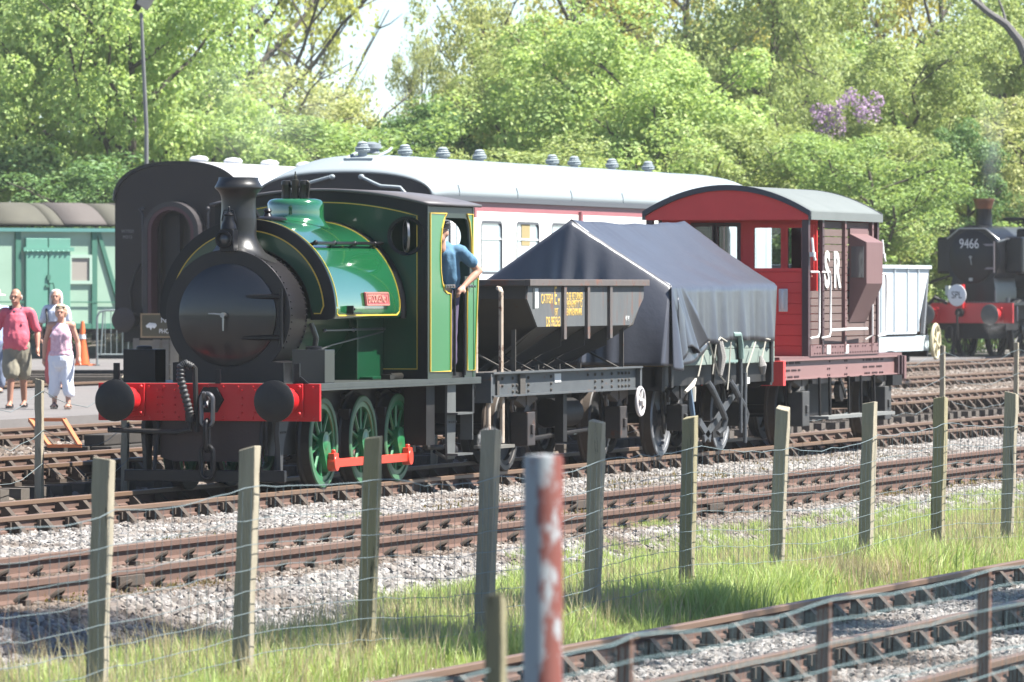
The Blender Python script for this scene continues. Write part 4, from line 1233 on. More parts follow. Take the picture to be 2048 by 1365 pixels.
for s_ in (-1, 1): MB().box(-1.35, 2.4, s_ * 1.19 - .13, s_ * 1.19 + .13, .335, .375).build('running_board', mat('weathered board', (.20, .21, .205), .85, col2=(.27, .275, .265), scale=3, stretch=(1, 8, 8)) if s_ < 0 else bpy.data.materials['weathered board'], van)
b = MB(); b.box(B0 + .05, B1 - .05, -.9, .9, 1.17, 1.2); b.box(-.5, -.1, .3, .7, 1.2, 2.0); b.cyl((-.3, .5, 2.0), (-.3, .5, 3.0), .07)
b.build('cabin_floor', UNDER, van)

# ---------------------------------------------------------------- white roofed coach behind the train
ROOFW = mat('pale grey coach roof', (.42, .47, .49), .42, col2=(.37, .42, .44), scale=.8, stretch=(.3, 1, 1))
ROOFD = mat('coach gutter grey', (.12, .13, .145), .6)
CREAMW = mat('coach cream', (.80, .79, .74), .4)
MAROON = mat('coach faded maroon', (.42, .13, .15), .5, col2=(.48, .19, .20), scale=2, amt=1)
COACHB = mat('coach end black', (.010, .008, .013), .5, col2=(.02, .015, .02), scale=2, bump=.08)
PANE = mat('pane with painted sky reflection', (.42, .51, .56), .06, col2=(.36, .45, .50), scale=.6, coat=.8)  # pale base colour stands in for the sky reflected in the glass


def coach_profile(hw, ze, za, n=28):
    """roof line of a coach as (y, z)"""
    out = []
    for i in range(n + 1):
        t = math.pi * i / n
        c = math.cos(t); s_ = math.sin(t)
        out.append((hw * math.copysign(abs(c) ** .85, c), ze + (za - ze) * s_ ** .85))
    return out


def vent(parent, x, z, m, s_=1.0):
    b = MB()
    b.lathe([(.07, -.12), (.07, .05), (.11, .06), (.10, .08)], (x, 0, z), n=12)
    for k in range(4): b.lathe([(0, 0), (.10 - .014 * k * (k > 1), .0), (.125 - .014 * k * (k > 1), .03), (.09 - .014 * k, .055), (0, .06)], (x, 0, z + .05 + .034 * k), n=12)
    return b.build('roof_vent', m, parent)


CX0 = 92.3
coach = thing('passenger_coach', 'white and maroon railway coach with long pale roof behind the sheeted wagon', 'coach', (CX0, 30.5, .2))
LC = 20.2
hwc = 1.38


def croof(i, j):
    e = min(j * LC, (1 - j) * LC); k = max(0, 1 - e / 1.15)
    y, z = coach_profile(hwc, 3.22, 3.86)[int(round(i * 28))]
    return (j * LC, y, 3.22 + (z - 3.22) * (1 - .42 * k ** 1.6))


b = MB()
xs = [0, .15, .3, .5, .75, 1.0, 1.3, 4, 7, 10, 13, 16, 18.9, 19.2, 19.45, 19.7, 19.9, 20.05, 20.2]
vs = []
for x in xs: vs += [croof(i / 28, x / LC) for i in range(29)]
b.add(vs, [(k * 29 + i, k * 29 + i + 1, k * 29 + i + 30, k * 29 + i + 29) for k in range(len(xs) - 1) for i in range(28)], 0, True)
b.build('roof', ROOFW, coach, solid=.03, fix=False, sharp=60)
b = MB()
for x in (1.35, 4.4, 7.4, 10.4, 13.4, 16.4, 18.8):
    pts = [(x, y, z + .012) for y, z in coach_profile(hwc, 3.22, 3.86)]
    for p, q in zip(pts, pts[1:]): b.bar(p, q, .05, .012)
for y, z in ((-1.18, 3.52), (-1.02, 3.63)): b.bar((1, y, z), (19, y, z), .02, .02)
b.build('roof_seams', ROOFW, coach)
wins = []
wx = [(.55, .95), (1.25, 1.75), (2.55, 3.62), (4.42, 5.62), (6.35, 7.45), (8.3, 9.5), (10.2, 11.3), (12.2, 13.4), (14.1, 15.2), (16.1, 17.3), (18.4, 18.9)]
holes = [rrect(a, c, 2.10, 2.86, .09) for a, c in wx]
for s_ in (-1, 1):
    a, c = sorted((s_ * 1.33, s_ * 1.37))
    MB().prism([(0, .95), (LC, .95), (LC, 3.03), (0, 3.03)], 'y', a, c, holes).build('side_panel', CREAMW, coach)
    MB().box(.0, LC, a, c, 3.03, 3.17).build('maroon_band', MAROON, coach)
    a, c = sorted((s_ * 1.34, s_ * 1.42)); MB().box(.0, LC, a, c, 3.172, 3.245).build('gutter', ROOFD, coach)
    for k, (a, c) in enumerate(wx):
        m0, m1 = sorted((s_ * 1.335, s_ * 1.35))
        f = MB().prism(rrect(a - .03, c + .03, 2.07, 2.89, .1), 'y', min(s_ * 1.355, s_ * 1.372), max(s_ * 1.355, s_ * 1.372), [rrect(a + .01, c - .01, 2.11, 2.85, .08)]).build('window', ROOFD, coach)
        g = MB(); g.box(a, c, m0, m1, 2.10, 2.86); g.build('pane', PANE, f)
        if c - a > .9:
            MB().box(a, c, min(s_ * 1.352, s_ * 1.365), max(s_ * 1.352, s_ * 1.365), 2.60, 2.63).build('glazing_bar', mat('pale bar', (.62, .68, .70), .5) if 'pale bar' not in bpy.data.materials else bpy.data.materials['pale bar'], f)
        if k == 3:
            MB().box(a + .3, a + .75, min(s_ * 1.352, s_ * 1.358), max(s_ * 1.352, s_ * 1.358), 2.52, 2.86).build('curtain', mat('ochre curtain', (.45, .36, .17), .9) if 'ochre curtain' not in bpy.data.materials else bpy.data.materials['ochre curtain'], f)
    for x0_, x1_ in ((.35, 1.12), (9.62, 10.1), (19.1, 19.8)):
        b = MB()
        for x in (x0_, x1_): b.box(x - .007, x + .007, min(s_ * 1.362, s_ * 1.372), max(s_ * 1.362, s_ * 1.372), 1.05, 3.0)
        b.box(x1_ - .16, x1_ - .05, min(s_ * 1.37, s_ * 1.40), max(s_ * 1.37, s_ * 1.40), 1.90, 1.93)
        b.build('door_edge', ROOFD, coach)
    for x in (2.1, 7.9):
        b = MB(); b.box(x - .05, x + .05, min(s_ * 1.37, s_ * 1.42), max(s_ * 1.37, s_ * 1.42), 2.93, 3.08); b.build('lamp_bracket', MAROON, coach)
pr = coach_profile(1.35, 3.20, 3.58)
for x in (.0, LC - .05): MB().prism([(1.35, .95)] + pr + [(-1.35, .95)], 'x', x, x + .05).build('end_wall', COACHB, coach)
b = MB()
for y in (-.28, .18):
    b.tube([(-.02, y, 3.50), (.12, y, 3.60), (.35, y, 3.70), (.8, y, 3.84), (1.3, y, 3.93), (1.6, y + .05, 3.98)], .024, 7)
    b.ell((-.02, y, 3.52), (.04, .05, .04), 10, 6)
b.bar((.55, -.28, 3.79), (.55, .18, 3.79), .05, .04)
b.tube([(-.03, -.28, 3.52), (-.06, -.5, 3.42), (-.06, -.6, 3.38), (-.06, -.9, 3.36), (-.06, -1.05, 3.2)], .025, 6); b.tube([(-.06, .9, 3.30), (-.06, .5, 3.44), (-.05, .2, 3.52)], .025, 6)
b.build('roof_pipe', mat('pale roof pipe', (.40, .46, .49), .5), coach)
b = MB(); b.lathe([(.14, 0), (.12, .06), (.16, .08), (.15, .14), (.05, .18)], (1.62, .1, 3.90), n=14); b.box(2.0, 2.6, -.35, -.1, 3.82, 3.87)
b.build('roof_hatch', mat('hatch grey', (.25, .29, .32), .5), coach)
for x in (.9, 3.0, 4.95, 6.9, 11.0, 12.3, 14.6, 16.9): vent(coach, x, 3.86, ROOFD if 0 else bpy.data.materials['pale roof pipe'])
b = MB(); b.box(-.35, -.02, -.5, .5, 1.0, 3.1); b.build('gangway', COACHB, coach)
b = MB()
b.box(.1, LC - .1, -1.2, 1.2, .75, .98)
for x in (2.6, 17.0):
    b.box(x - 1.6, x + 1.6, -1.1, 1.1, .35, .7)
    for d in (-1.2, 1.2): b.cyl((x + d, -.8, .46), (x + d, .8, .46), .46, n=24)
b.build('bogie', UNDER, coach)

# ---------------------------------------------------------------- dark brown coach, end on
dark = thing('passenger_coach', 'dark brown coach seen end on with an open arched gangway door', 'coach', (117.0, 42.0, .52))
DBROWN = mat('dark maroon brown', (.022, .013, .015), .45, col2=(.013, .009, .011), scale=1.5, bump=.06, spec=.3)
hwd = 1.27
pr = coach_profile(hwd, 3.22, 3.92)
MB().prism([(hwd, .95)] + pr + [(-hwd, .95)], 'x', 0, .06, [[(.36, 1.0), (.36, 2.7)] + arc(0, 2.7, .36, 0, 180, 12) + [(-.36, 2.7), (-.36, 1.0)]]).build('end_wall', DBROWN, dark)
for s_ in (-1, 1): MB().box(.06, 18, s_ * hwd - .03, s_ * hwd + .03, .95, 3.22).build('side_panel', DBROWN, dark)
b = MB(); prr = coach_profile(hwd + .03, 3.22, 3.95)
b.grid(lambda i, j: (-.03 + 18 * j, *prr[int(round(i * 28))]), 28, 3); b.build('roof', mat('white coach roof', (.72, .73, .74), .5, col2=(.66, .67, .70), scale=1), dark, solid=.03, fix=False, sharp=70)
b = MB(); b.prism([(y, z + .015) for y, z in prr] + [(y * .97, z - .05) for y, z in reversed(prr)], 'x', -.05, 0); b.build('roof_edge', BLACK, dark)
o0 = [(.56, 1.0), (.56, 2.62)] + arc(0, 2.62, .56, 0, 180, 16) + [(-.56, 2.62), (-.56, 1.0)]
o1 = [(.47, 1.0), (.47, 2.62)] + arc(0, 2.62, .47, 0, 180, 16) + [(-.47, 2.62), (-.47, 1.0)]
o2 = [(.40, 1.0), (.40, 2.62)] + arc(0, 2.62, .40, 0, 180, 16) + [(-.40, 2.62), (-.40, 1.0)]
g = MB(); g.prism(o0 + o1[::-1], 'x', -.42, -.02); g = g.build('gangway', mat('gangway grey brown', (.045, .036, .040), .6, col2=(.03, .025, .028), scale=4), dark)
MB().prism(o1 + o2[::-1], 'x', -.40, -.05).build('gangway_lining', mat('gangway red', (.09, .018, .03), .5), g)
b = MB(); b.box(.5, .55, -.5, .5, 1.0, 3.1); b.box(.06, 6, -1.2, 1.2, .96, 1.0)
b.build('inner_door', mat('inner door brown', (.045, .032, .028), .5, col2=(.03, .022, .02)), dark)
b = MB(); b.box(.25, .45, .05, .34, 1.0, 2.95); b.build('doorway_shade', mat('painted doorway dark', (.015, .016, .022), .5), dark)  # solid block coloured black for the shade inside the open doorway
b = MB()
for y, z0_, z1_ in ((-.66, 2.2, 3.05), (.66, 1.1, 3.05)): b.tube([(-.06, y, z0_), (-.14, y, z0_ + .1), (-.14, y, z1_ - .1), (-.06, y + .1 * (1 if y > 0 else 0), z1_)], .022, 7); b.ell((-.14, y, z1_), .04, 8, 6)
b.build('end_handrail', mat('handrail grey', (.07, .065, .07), .5), dark)
b = MB(); b.tube([(-.05, .9, 1.1), (-.12, .92, 1.5), (-.12, .8, 1.85), (-.05, .75, 2.0)], .03, 6); b.box(-.06, 0, -1.2, 1.2, .85, 1.05); b.box(.0, 17, -1.1, 1.1, .5, .95)
b.build('underframe', UNDER, dark)
text('lettering', 'W7920', .085, (-.004, 1.02, 2.62), FRONT, mat('dim white letters', (.35, .34, .33), .7), dark)
text('lettering', 'M312', .085, (-.004, 1.02, 2.51), FRONT, bpy.data.materials['dim white letters'], dark)
BHD = mat('rusty buffer face', (.075, .052, .050), .7, col2=(.05, .04, .042), scale=5, bump=.1)
for s_ in (-1, 1): buffer(dark, -.05, s_ * .87, .93, .235, UNDER, BHD, .62)
for x in (1.2, 3.2, 5.4, 7.6, 10): MB().lathe([(.06, -.1), (.06, .05), (.17, .06), (.19, .10), (.14, .15), (0, .17)], (x, 0, 3.92), n=14).build('roof_vent', bpy.data.materials['white coach roof'], dark)
b = MB()
for x in (2.2, 4.6, 14): b.cyl((x, -.8, .3), (x, .8, .3), .46, n=20)
b.build('wheelset', UNDER, dark)

# ---------------------------------------------------------------- white hopper behind the brake van
wh = thing('hopper_wagon', 'pale blue white steel hopper wagon half hidden behind the brake van', 'wagon', (122.9, 30.5, .2))
WHS = mat('pale hopper white', (.60, .66, .70), .5, col2=(.66, .72, .75), scale=1.5)
WHG = mat('hopper slope grey', (.30, .32, .34), .6, col2=(.22, .23, .25))
b = MB()
for s_ in (-1, 1):
    b.prism([(-2.6, 2.30), (2.60, 2.30), (2.55, 2.15), (1.55, .96), (-1.7, .96), (-2.55, 2.15)], 'y', s_ * 1.2 - .015, s_ * 1.2 + .015)
    a, c = sorted((s_ * 1.2, s_ * 1.27)); b.box(-2.62, 2.62, a, c, 2.235, 2.30)
b.build('side_plate', WHS, wh)
b = MB()
for s_ in (-1, 1):
    for x in (-1.5, -.4, .7, 1.6): b.box(x - .02, x + .02, min(s_ * 1.21, s_ * 1.25), max(s_ * 1.21, s_ * 1.25), 1.0, 2.24)
b.build('stiffener', WHS, wh)
b = MB()
for sg in (-1, 1):
    b.add([(sg * 2.6, -1.2, 2.3), (sg * 2.6, 1.2, 2.3), (sg * 1.55, 1.2, .96), (sg * 1.55, -1.2, .96)], [(0, 1, 2, 3)])
    for y in (-1.18, 1.18): b.bar((sg * 2.6, y, 2.28), (sg * 2.2, y, .95), .06, .10)
for s_ in (-1, 1): b.add([(-1.6, s_ * 1.2, .96), (1.55, s_ * 1.2, .96), (1.0, s_ * .4, .62), (-1, s_ * .4, .62)], [(0, 1, 2, 3)])
b.build('end_plate', WHG, wh, solid=.012, fix=False)
b = MB()
for s_ in (-1, 1): b.box(-2.9, 2.75, s_ * 1.15 - .03, s_ * 1.15 + .03, .62, .92)
b.build('solebar', mat('pale solebar', (.45, .52, .55), .6, col2=(.55, .62, .64), scale=4, rust=.15), wh)
b = MB(); b.box(-2.9, 2.8, -1.0, 1.0, .62, .72); b.box(2.7, 2.82, -1.15, 1.15, .5, .95)
b.build('underframe', UNDER, wh)
b = MB(); b.bar((1.2, -1.0, .95), (1.9, -1.0, .98), .1, .12); b.build('spill_plate', mat('rust orange', (.35, .15, .08), .8), wh)
handwheel(wh, (2.66, -1.34, .80), (0, 1, 0), .33, mat('cream handwheel', (.62, .55, .36), .5), 6, .035)
for x in (-1.6, 1.6): wheelset(wh, x, WAGONW)
for s_ in (-1, 1): buffer(wh, 2.8, s_ * .85, .98, .2, bpy.data.materials['rust orange'], GRIMY, .42, 1)

# ---------------------------------------------------------------- black pannier tank engine, far right
pc = at(1930, 166, .20)
pan = thing('pannier_engine', 'black pannier tank engine with copper topped chimney and red beam, number 9466', 'steam locomotive', pc, R(-8))
PB = mat('engine black', (.008, .009, .012), .28, col2=(.013, .014, .018), scale=2, spec=.25)
PZ = 2.38
pan.scale = (1, 1, 1.11)
b = MB().box(0, .06, -1.30, 1.30, .86, 1.32); b.build('buffer_beam', mat('bright red beam', (.62, .025, .03), .4, coat=.2), pan)
for s_ in (-1, 1): buffer(pan, 0, s_ * .87, 1.06, .24, bpy.data.materials['bright red beam'], mat('bare buffer face', (.10, .10, .09), .5, col2=(.16, .15, .13), scale=3) if s_ < 0 else bpy.data.materials['bare buffer face'], .55)
MB().box(.06, 8, -1.30, 1.30, 1.27, 1.33).build('footplate', PB, pan)
b = MB(); b.prism(arc(0, PZ, .74, -40, 220, 36) + [(-.62, 1.6), (-.62, 1.33), (.62, 1.33), (.62, 1.6)], 'x', .55, 2.1)
for i, f in enumerate(b.f): b.s[i] = len(f) == 4
b.build('smokebox', PB, pan, bevel=.01)
d = MB().lathe([(.62, 0), (.62, .03), (.56, .06), (.3, .10), (0, .12)], (.55, 0, PZ), (-1, 0, 0), 44).build('smokebox_door', PB, pan)
b = MB()
for dz in (.28, -.26): b.bar((.47, -.02, PZ + dz), (.50, -.58, PZ + dz), .03, .05)
b.cyl((.5, -.6, PZ - .36), (.5, -.6, PZ + .36), .02)
b.build('hinge', mat('pinkish strap', (.30, .26, .27), .5), d)
b = MB(); b.box(.40, .44, -.05, .05, PZ - .55, PZ - .48); b.cyl((.44, 0, PZ), (.36, 0, PZ), .03); b.bar((.38, 0, PZ), (.38, -.03, PZ - .18), .02, .02)
b.build('door_handle', STEEL, d)
text('number', '9466', .32, (.445, .06, PZ + .30), FRONT, WTEXT, d, .004, .85)
MB().lathe([(.20, 2.95), (.235, 3.06), (.215, 3.15), (.205, 3.5), (.215, 3.52)], (1.35, 0, 0), n=24).build('chimney', PB, pan)
MB().lathe([(.215, 3.50), (.225, 3.56), (.26, 3.66), (.285, 3.72), (.28, 3.74), (.2, 3.74), (.18, 3.6)], (1.35, 0, 0), n=24, caps=False).build('chimney_cap', mat('tarnished copper', (.35, .13, .06), .35, metal=.6, col2=(.16, .09, .06), scale=5), pan)
for s_ in (-1, 1):
    a, c = sorted((s_ * .60, s_ * 1.26)); b = MB()
    b.box(2.1, 6.2, a, c, 1.95, 3.05); b.box(1.0, 2.1, min(a, c) + .08, max(a, c) - .1, 2.0, 2.85)
    b.build('pannier_tank', PB, pan, bevel=.06)
b = MB(); b.cyl((2.1, 0, PZ), (6.2, 0, PZ), .72, n=32); b.build('boiler', mat('boiler grey sheen', (.06, .07, .08), .35), pan)
b = MB(); b.box(6.2, 8.2, -1.28, 1.28, 1.33, 3.35); b.build('cab', PB, pan, bevel=.03)
b = MB().tube([(.6, -.66, PZ + .35), (.9, -.82, PZ + .42), (6.0, -1.30, PZ + .42)], .02, 6); b.tube([(.55, .70, PZ + .42), (.52, .35, PZ + .66), (.52, -.35, PZ + .66), (.58, -.70, PZ + .40)], .018, 6)
b.build('handrail', STEEL, pan)
b = MB().lathe([(.25, 0), (.25, .03), (.24, .035), (0, .035)], (-.12, .17, 1.50), (-1, 0, 0), 32); sp = b.build('headboard', mat('headboard white', (.78, .79, .80), .5), pan)
text('lettering', 'SPL', .23, (-.158, .17, 1.50), FRONT, mat('headboard letters', (.03, .03, .03), .5), sp, .003, .85)
b = MB().box(-.1, .05, .02, .08, 1.2, 1.75); b.build('lamp_bracket', bpy.data.materials['bright red beam'], pan)
b = MB().box(-.11, .04, .40, .50, 1.5, 1.72); b.build('lamp', mat('pale lamp', (.5, .55, .5), .5), pan)
b = MB().tube([(-.08, .45, 1.32), (-.2, .75, 1.45), (-.25, 1.0, 1.2), (-.15, 1.15, 1.0)], .05, 8); b.tube([(-.1, .1, 1.1), (-.25, .1, 1.1), (-.3, .1, 1.0), (-.25, .1, .5)], .03); b.cyl((0, .12, 1.1), (-.15, .12, 1.1), .1)
link(b, (-.25, .75, .55), .4, .14, .025, 'y'); link(b, (-.2, .35, .6), .35, .14, .025, 'y'); b.bar((-.1, .2, .86), (-.1, .3, .15), .08, .1); b.box(-.2, 0, .0, .45, .08, .16)
b.build('coupling', UNDER, pan)
PW = wheel_mesh('wheel', .70, 14, PB, GRIMY, GRIMY)
PW.parent = pan; PW.location = (2.0, -.81, .70)
for x in (4.2, 6.6): dup(PW, pan, (x, -.81, .70))
for x in (2.0, 4.2, 6.6): dup(PW, pan, (x, .81, .70), (0, 0, math.pi))
b = MB(); b.box(.1, 8, -.6, .6, .5, 1.27); b.box(1.0, 8.0, -.9, -.7, .95, 1.27); b.box(.3, 1.2, -1.0, 1.0, .7, 1.2)
b.build('main_frame', UNDER, pan)
b = MB()
for i in range(30): b.ell((.05 + .0 * i, -1.25 + .085 * i, 1.34), .02, 6, 4)
b.cyl((.2, -.75, 1.33), (.2, -.75, 1.62), .025); b.cyl((.3, -1.05, 1.33), (.3, -1.05, 1.45), .06)
b.tube([(.05, -1.4, 1.25), (.0, -1.42, 1.1), (.02, -1.42, .9)], .02)
b.build('beam_fittings', PIPE, pan)

# ---------------------------------------------------------------- green van body on the bank, far left
gc = at(-80, 158, 1.05)
gv = thing('goods_van', 'light green van body with double doors and patchy curved grey brown roof', 'goods van', gc, YAW - R(90) + R(32))
gv.scale = (1.18, 1, 1)
GL = mat('light green boards', (.31, .47, .35), .6, col2=(.36, .53, .40), scale=1, bump=.05)
GT = mat('teal green doors', (.14, .40, .29), .55, col2=(.17, .43, .33), scale=2)
GD = mat('dark green frame', (.06, .22, .15), .6)
s0 = 82.3                                                            # photo pixels per metre at this distance
LV = 7.0
MB().box(-.6, LV, 0, 2.6, .0, 2.42).build('wall', GL, gv)
RC = [mat('roof felt a', (.115, .098, .088), .85, col2=(.14, .12, .11), scale=2), mat('roof felt b', (.11, .105, .075), .85, col2=(.09, .085, .065)), mat('roof felt c', (.15, .125, .115), .85, col2=(.13, .11, .10))]
edges = [-.6, .75, 2.05, 2.38, 3.4, 4.05, LV]
for k, (a, c) in enumerate(zip(edges, edges[1:])):
    b = MB(); b.grid(lambda i, j: (a + (c - a - .02) * j, -.12 + 2.84 * i, 2.42 + .66 * math.sin(math.pi * min(1, max(0, .04 + .92 * i))) ** .8 + .012 * (k % 2)), 18, 1)
    b.build('roof_panel', RC[(k + (2 if k == 2 else 0)) % 3], gv, solid=.04, fix=False, sharp=60)
MB().box(-.6, LV, -.14, -.02, 2.38, 2.47).build('gutter', mat('teal gutter', (.12, .33, .30), .5), gv)
for x in (1.33, 3.12): MB().box(x - .06, x + .06, -.06, .0, .0, 2.38).build('frame_post', GD, gv)
MB().box(.8, LV, -.05, .0, .0, .13).build('bottom_rail', GD, gv)
for x0_, x1_ in ((1.49, 2.00), (2.02, 2.53)):
    d = MB().box(x0_, x1_, -.10, -.005, .05, 2.22).build('door', GT, gv, bevel=.012)
b = MB(); b.box(1.42, 2.60, -.14, -.10, 1.90, 2.0)
for k in range(9): b.ell((1.5 + .12 * k, -.14, 1.90), .03, 6, 5)
b.build('door_strap', GT, gv)
b = MB(); b.tube([(2.02, -.10, 1.12), (2.1, -.16, 1.12), (2.12, -.17, 1.0), (2.12, -.17, .85), (2.02, -.1, .8)], .018, 6); b.box(1.97, 2.05, -.14, -.1, 1.2, 1.32); b.box(1.93, 2.02, -.13, -.1, 1.02, 1.08)
b.build('door_handle', GD, gv)
f = MB().prism([(2.52, 1.10), (3.06, 1.10), (3.06, 1.82), (2.52, 1.82)], 'y', -.06, -.005, [[(2.58, 1.18), (3.0, 1.18), (3.0, 1.74), (2.58, 1.74)]]).build('window_frame', mat('pale green trim', (.38, .52, .42), .5), gv)
MB().box(2.58, 3.0, -.02, -.004, 1.18, 1.74).build('blind', mat('beige blind', (.42, .38, .33), .8), f)
MB().bar((3.22, -.03, 2.36), (3.85, -.03, .1), .06, .09).build('diagonal_brace', GD, gv)
b = MB()
b.box(-.6, LV, .2, 2.4, -.12, .0); b.build('underframe', UNDER, gv)
MB().bar((.8, -.06, .66), (LV, -.06, .64), .02, .03).build('waist_pipe', GD, gv)

# ---------------------------------------------------------------- people
SKIN = mat('skin', (0.522, 0.275, 0.189), .55, col2=(0.594, 0.334, 0.239), scale=8)
SKINT = mat('tanned skin', (0.450, 0.225, 0.145), .55, col2=(0.536, 0.275, 0.189), scale=8)


CLOTH = ('polo_shirt', 'shorts', 'top', 'capri_trousers', 'trousers', 'shirt')


def blob(name, parts, m, parent, voxel=.014, smooth=6):
    """one continuous surface grown over tapered limbs and ellipsoids"""
    b = MB()
    for p in parts:
        if p[0] == 'c':
            _, p0, p1, r0, r1 = p
            p0 = Vector(p0); p1 = Vector(p1); L = (p1 - p0).length
            pr = [(max(1e-5, r0 * math.sin(R(a))), -r0 * math.cos(R(a))) for a in (0, 30, 60)] + [(r0, 0), (r1, L)] + [(max(1e-5, r1 * math.cos(R(a))), L + r1 * math.sin(R(a))) for a in (30, 60, 90)]
            b.lathe(pr, p0, p1 - p0, 12)
        else:
            _, c, r = p
            b.ell(c, r, 14, 10)
    o = b.build(name, m, parent)
    for p in o.data.polygons: p.use_smooth = True
    md = o.modifiers.new('remesh', 'REMESH'); md.mode = 'VOXEL'; md.voxel_size = voxel; md.use_smooth_shade = True
    md = o.modifiers.new('smooth', 'SMOOTH'); md.factor = .5; md.iterations = smooth
    dg = bpy.context.evaluated_depsgraph_get()
    me = bpy.data.meshes.new_from_object(o.evaluated_get(dg))
    if name in CLOTH:                                              # folds in the cloth
        nrm = [v.normal.copy() for v in me.vertices]; cs = [v.co.copy() for v in me.vertices]; flat = []
        for c, d in zip(cs, nrm):
            q = Vector((c.x * 9 + len(parts), c.y * 9, c.z * 4.5))
            flat += list(c + d * (.011 * noise.noise(q) + .007 * noise.noise(q * 2.3)))
        me.vertices.foreach_set('co', flat)
    o.modifiers.clear(); o.data = me; me.materials.clear(); me.materials.append(m)
    return o


def hand(c, d, side, k=1.0, thumb=(1, 0, 0)):
    """palm, four bent fingers and a thumb; d is the direction the hand points"""
    c = Vector(c); d = Vector(d).normalized(); a = Vector(side).normalized(); n = d.cross(a)
    out = [('c', c, c + d * .06 * k, .030 * k, .034 * k)]
    for i, (o_, L) in enumerate(((-.030, .070), (-.010, .080), (.010, .076), (.029, .058))):
        p = c + d * .07 * k + a * o_ * k; q = p + d * L * .55 * k + n * .008 * k; e = q + (d * .6 + n * .8) * L * .5 * k
        out += [('c', p, q, .0105 * k, .0098 * k), ('c', q, e, .0098 * k, .008 * k)]
    p = c + d * .02 * k - a * .03 * k; q = p + (d * .6 - a * .6 + n * .3) * .05 * k
    out += [('c', p, q, .014 * k, .011 * k), ('c', q, q + (d * .9 + n * .3) * .03 * k, .011 * k, .009 * k)]
    return out


def head(c, k=1.0, look=(0, -1, 0), hair=None):
    """skull, jaw, nose, brow, ears; look is the facing direction"""
    c = Vector(c); f = Vector(look).normalized(); s_ = Vector((-f.y, f.x, 0)).normalized(); u = Vector((0, 0, 1))
    P = lambda a, b_, z: c + f * a * k + s_ * b_ * k + u * z * k
    out = [('e', P(-.01, 0, .02), (.082 * k, .088 * k, .105 * k)), ('e', P(.025, 0, -.045), (.060 * k, .060 * k, .075 * k)), ('e', P(.03, 0, -.095), (.038 * k, .036 * k, .028 * k)),
           ('c', P(.085, 0, .005), P(.108, 0, -.028), .009 * k, .014 * k), ('c', P(.075, -.035, .022), P(.075, .035, .022), .016 * k, .016 * k),
           ('c', P(.082, -.02, -.062), P(.082, .02, -.062), .012 * k, .012 * k), ('c', P(-.02, 0, -.06), P(-.03, 0, -.17), .056 * k, .060 * k)]
    for i in (-1, 1): out += [('e', P(-.005, i * .085, -.005), (.018 * k, .012 * k, .032 * k))]
    return out


def face_marks(parent, c, k, look, m_eye, m_lip):
    c = Vector(c); f = Vector(look).normalized(); s_ = Vector((-f.y, f.x, 0)).normalized(); u = Vector((0, 0, 1))
    b = MB()
    for i in (-1, 1): b.ell(c + f * .078 * k + s_ * i * .032 * k + u * .000 * k, .0085 * k, 8, 6)
    b.build('eyes', m_eye, parent)
    b = MB(); b.ell(c + f * .090 * k + u * -.064 * k, (.010 * k + abs(s_.x) * .016 * k, .010 * k + abs(s_.y) * .016 * k, .006 * k), 10, 6); b.build('mouth', m_lip, parent)


EYEM = mat('eye dark', (.03, .025, .02), .3)
LIPM = mat('lip', (.36, .15, .13), .5)


def limb(pts, rs): return [('c', pts[i], pts[i + 1], rs[i], rs[i + 1]) for i in range(len(pts) - 1)]


def person(label, loc, J, k=1.0, rz=None, look=(0, -1, 0)):
    """J: joints; body in skin, clothes as children"""
    return thing('person', label, 'person', loc, YAW - R(90) if rz is None else rz)


def body(parent, J, m, k, look, belly=.0, hk=1.0, feet=True):
    hip = Vector(J['hip']); ch = Vector(J['chest']); nk = Vector(J['neck']); hd = Vector(J['head'])
    parts = head(hd, k * hk, look)
    parts += limb([hip, ch], [.135 * k, .150 * k]) + limb([ch, nk], [.14 * k, .07 * k]) + [('c', J['shl'], J['shr'], .07 * k, .07 * k)]
    for a in ('l', 'r'):
        parts += limb([J['sh' + a], J['el' + a], Vector(J['el' + a]).lerp(Vector(J['wr' + a]), .3), J['wr' + a]], [.056 * k, .043 * k, .046 * k, .030 * k])
        d = Vector(J['wr' + a]) - Vector(J['el' + a])
        parts += hand(Vector(J['wr' + a]) + d.normalized() * .02, d, (.2, 1, 0), k)
        if 'hp' + a in J:
            parts += limb([J['hp' + a], J['kn' + a], J['an' + a]], [.095 * k, .060 * k, .042 * k])
            calf = Vector(J['kn' + a]).lerp(Vector(J['an' + a]), .3) + Vector((0, .02, 0)); parts += [('e', calf, (.055 * k, .062 * k, .12 * k))]
            an = Vector(J['an' + a]); fd = Vector(J.get('foot', (0, -1, 0)))
            parts += [('c', an + Vector((0, 0, -.035)) - fd * .03, an + fd * .15 * k + Vector((0, 0, -.05)), .042 * k, .030 * k)]
            for t in range(4): parts += [('c', an + fd * .14 * k + Vector((-.03 + .02 * t, 0, -.055)), an + fd * (.19 - .008 * t) * k + Vector((-.032 + .022 * t, 0, -.06)), .014 * k, .012 * k)]
    return blob('body', parts, m, parent, .011)


def shoe(parent, J, m, a, k=1.0, sandal=False):
    an = Vector(J['an' + a]); fd = Vector(J.get('foot', (0, -1, 0))); b = MB()
    p = an + Vector((0, 0, -.085)) - fd * .07; q = an + Vector((0, 0, -.085)) + fd * .20
    b.bar(p, q, .10 * k, .02)
    if sandal:
        b.tube([an + Vector((-.055, 0, -.07)) + fd * .09, an + Vector((0, 0, -.015)) + fd * .08, an + Vector((.055, 0, -.07)) + fd * .09], .014, 6)
        b.tube([an + Vector((-.05, 0, -.06)), an + Vector((0, 0, .0)) + fd * .04, an + Vector((.05, 0, -.06))], .012, 6)
    return b.build('sandal', m, parent, bevel=.008)


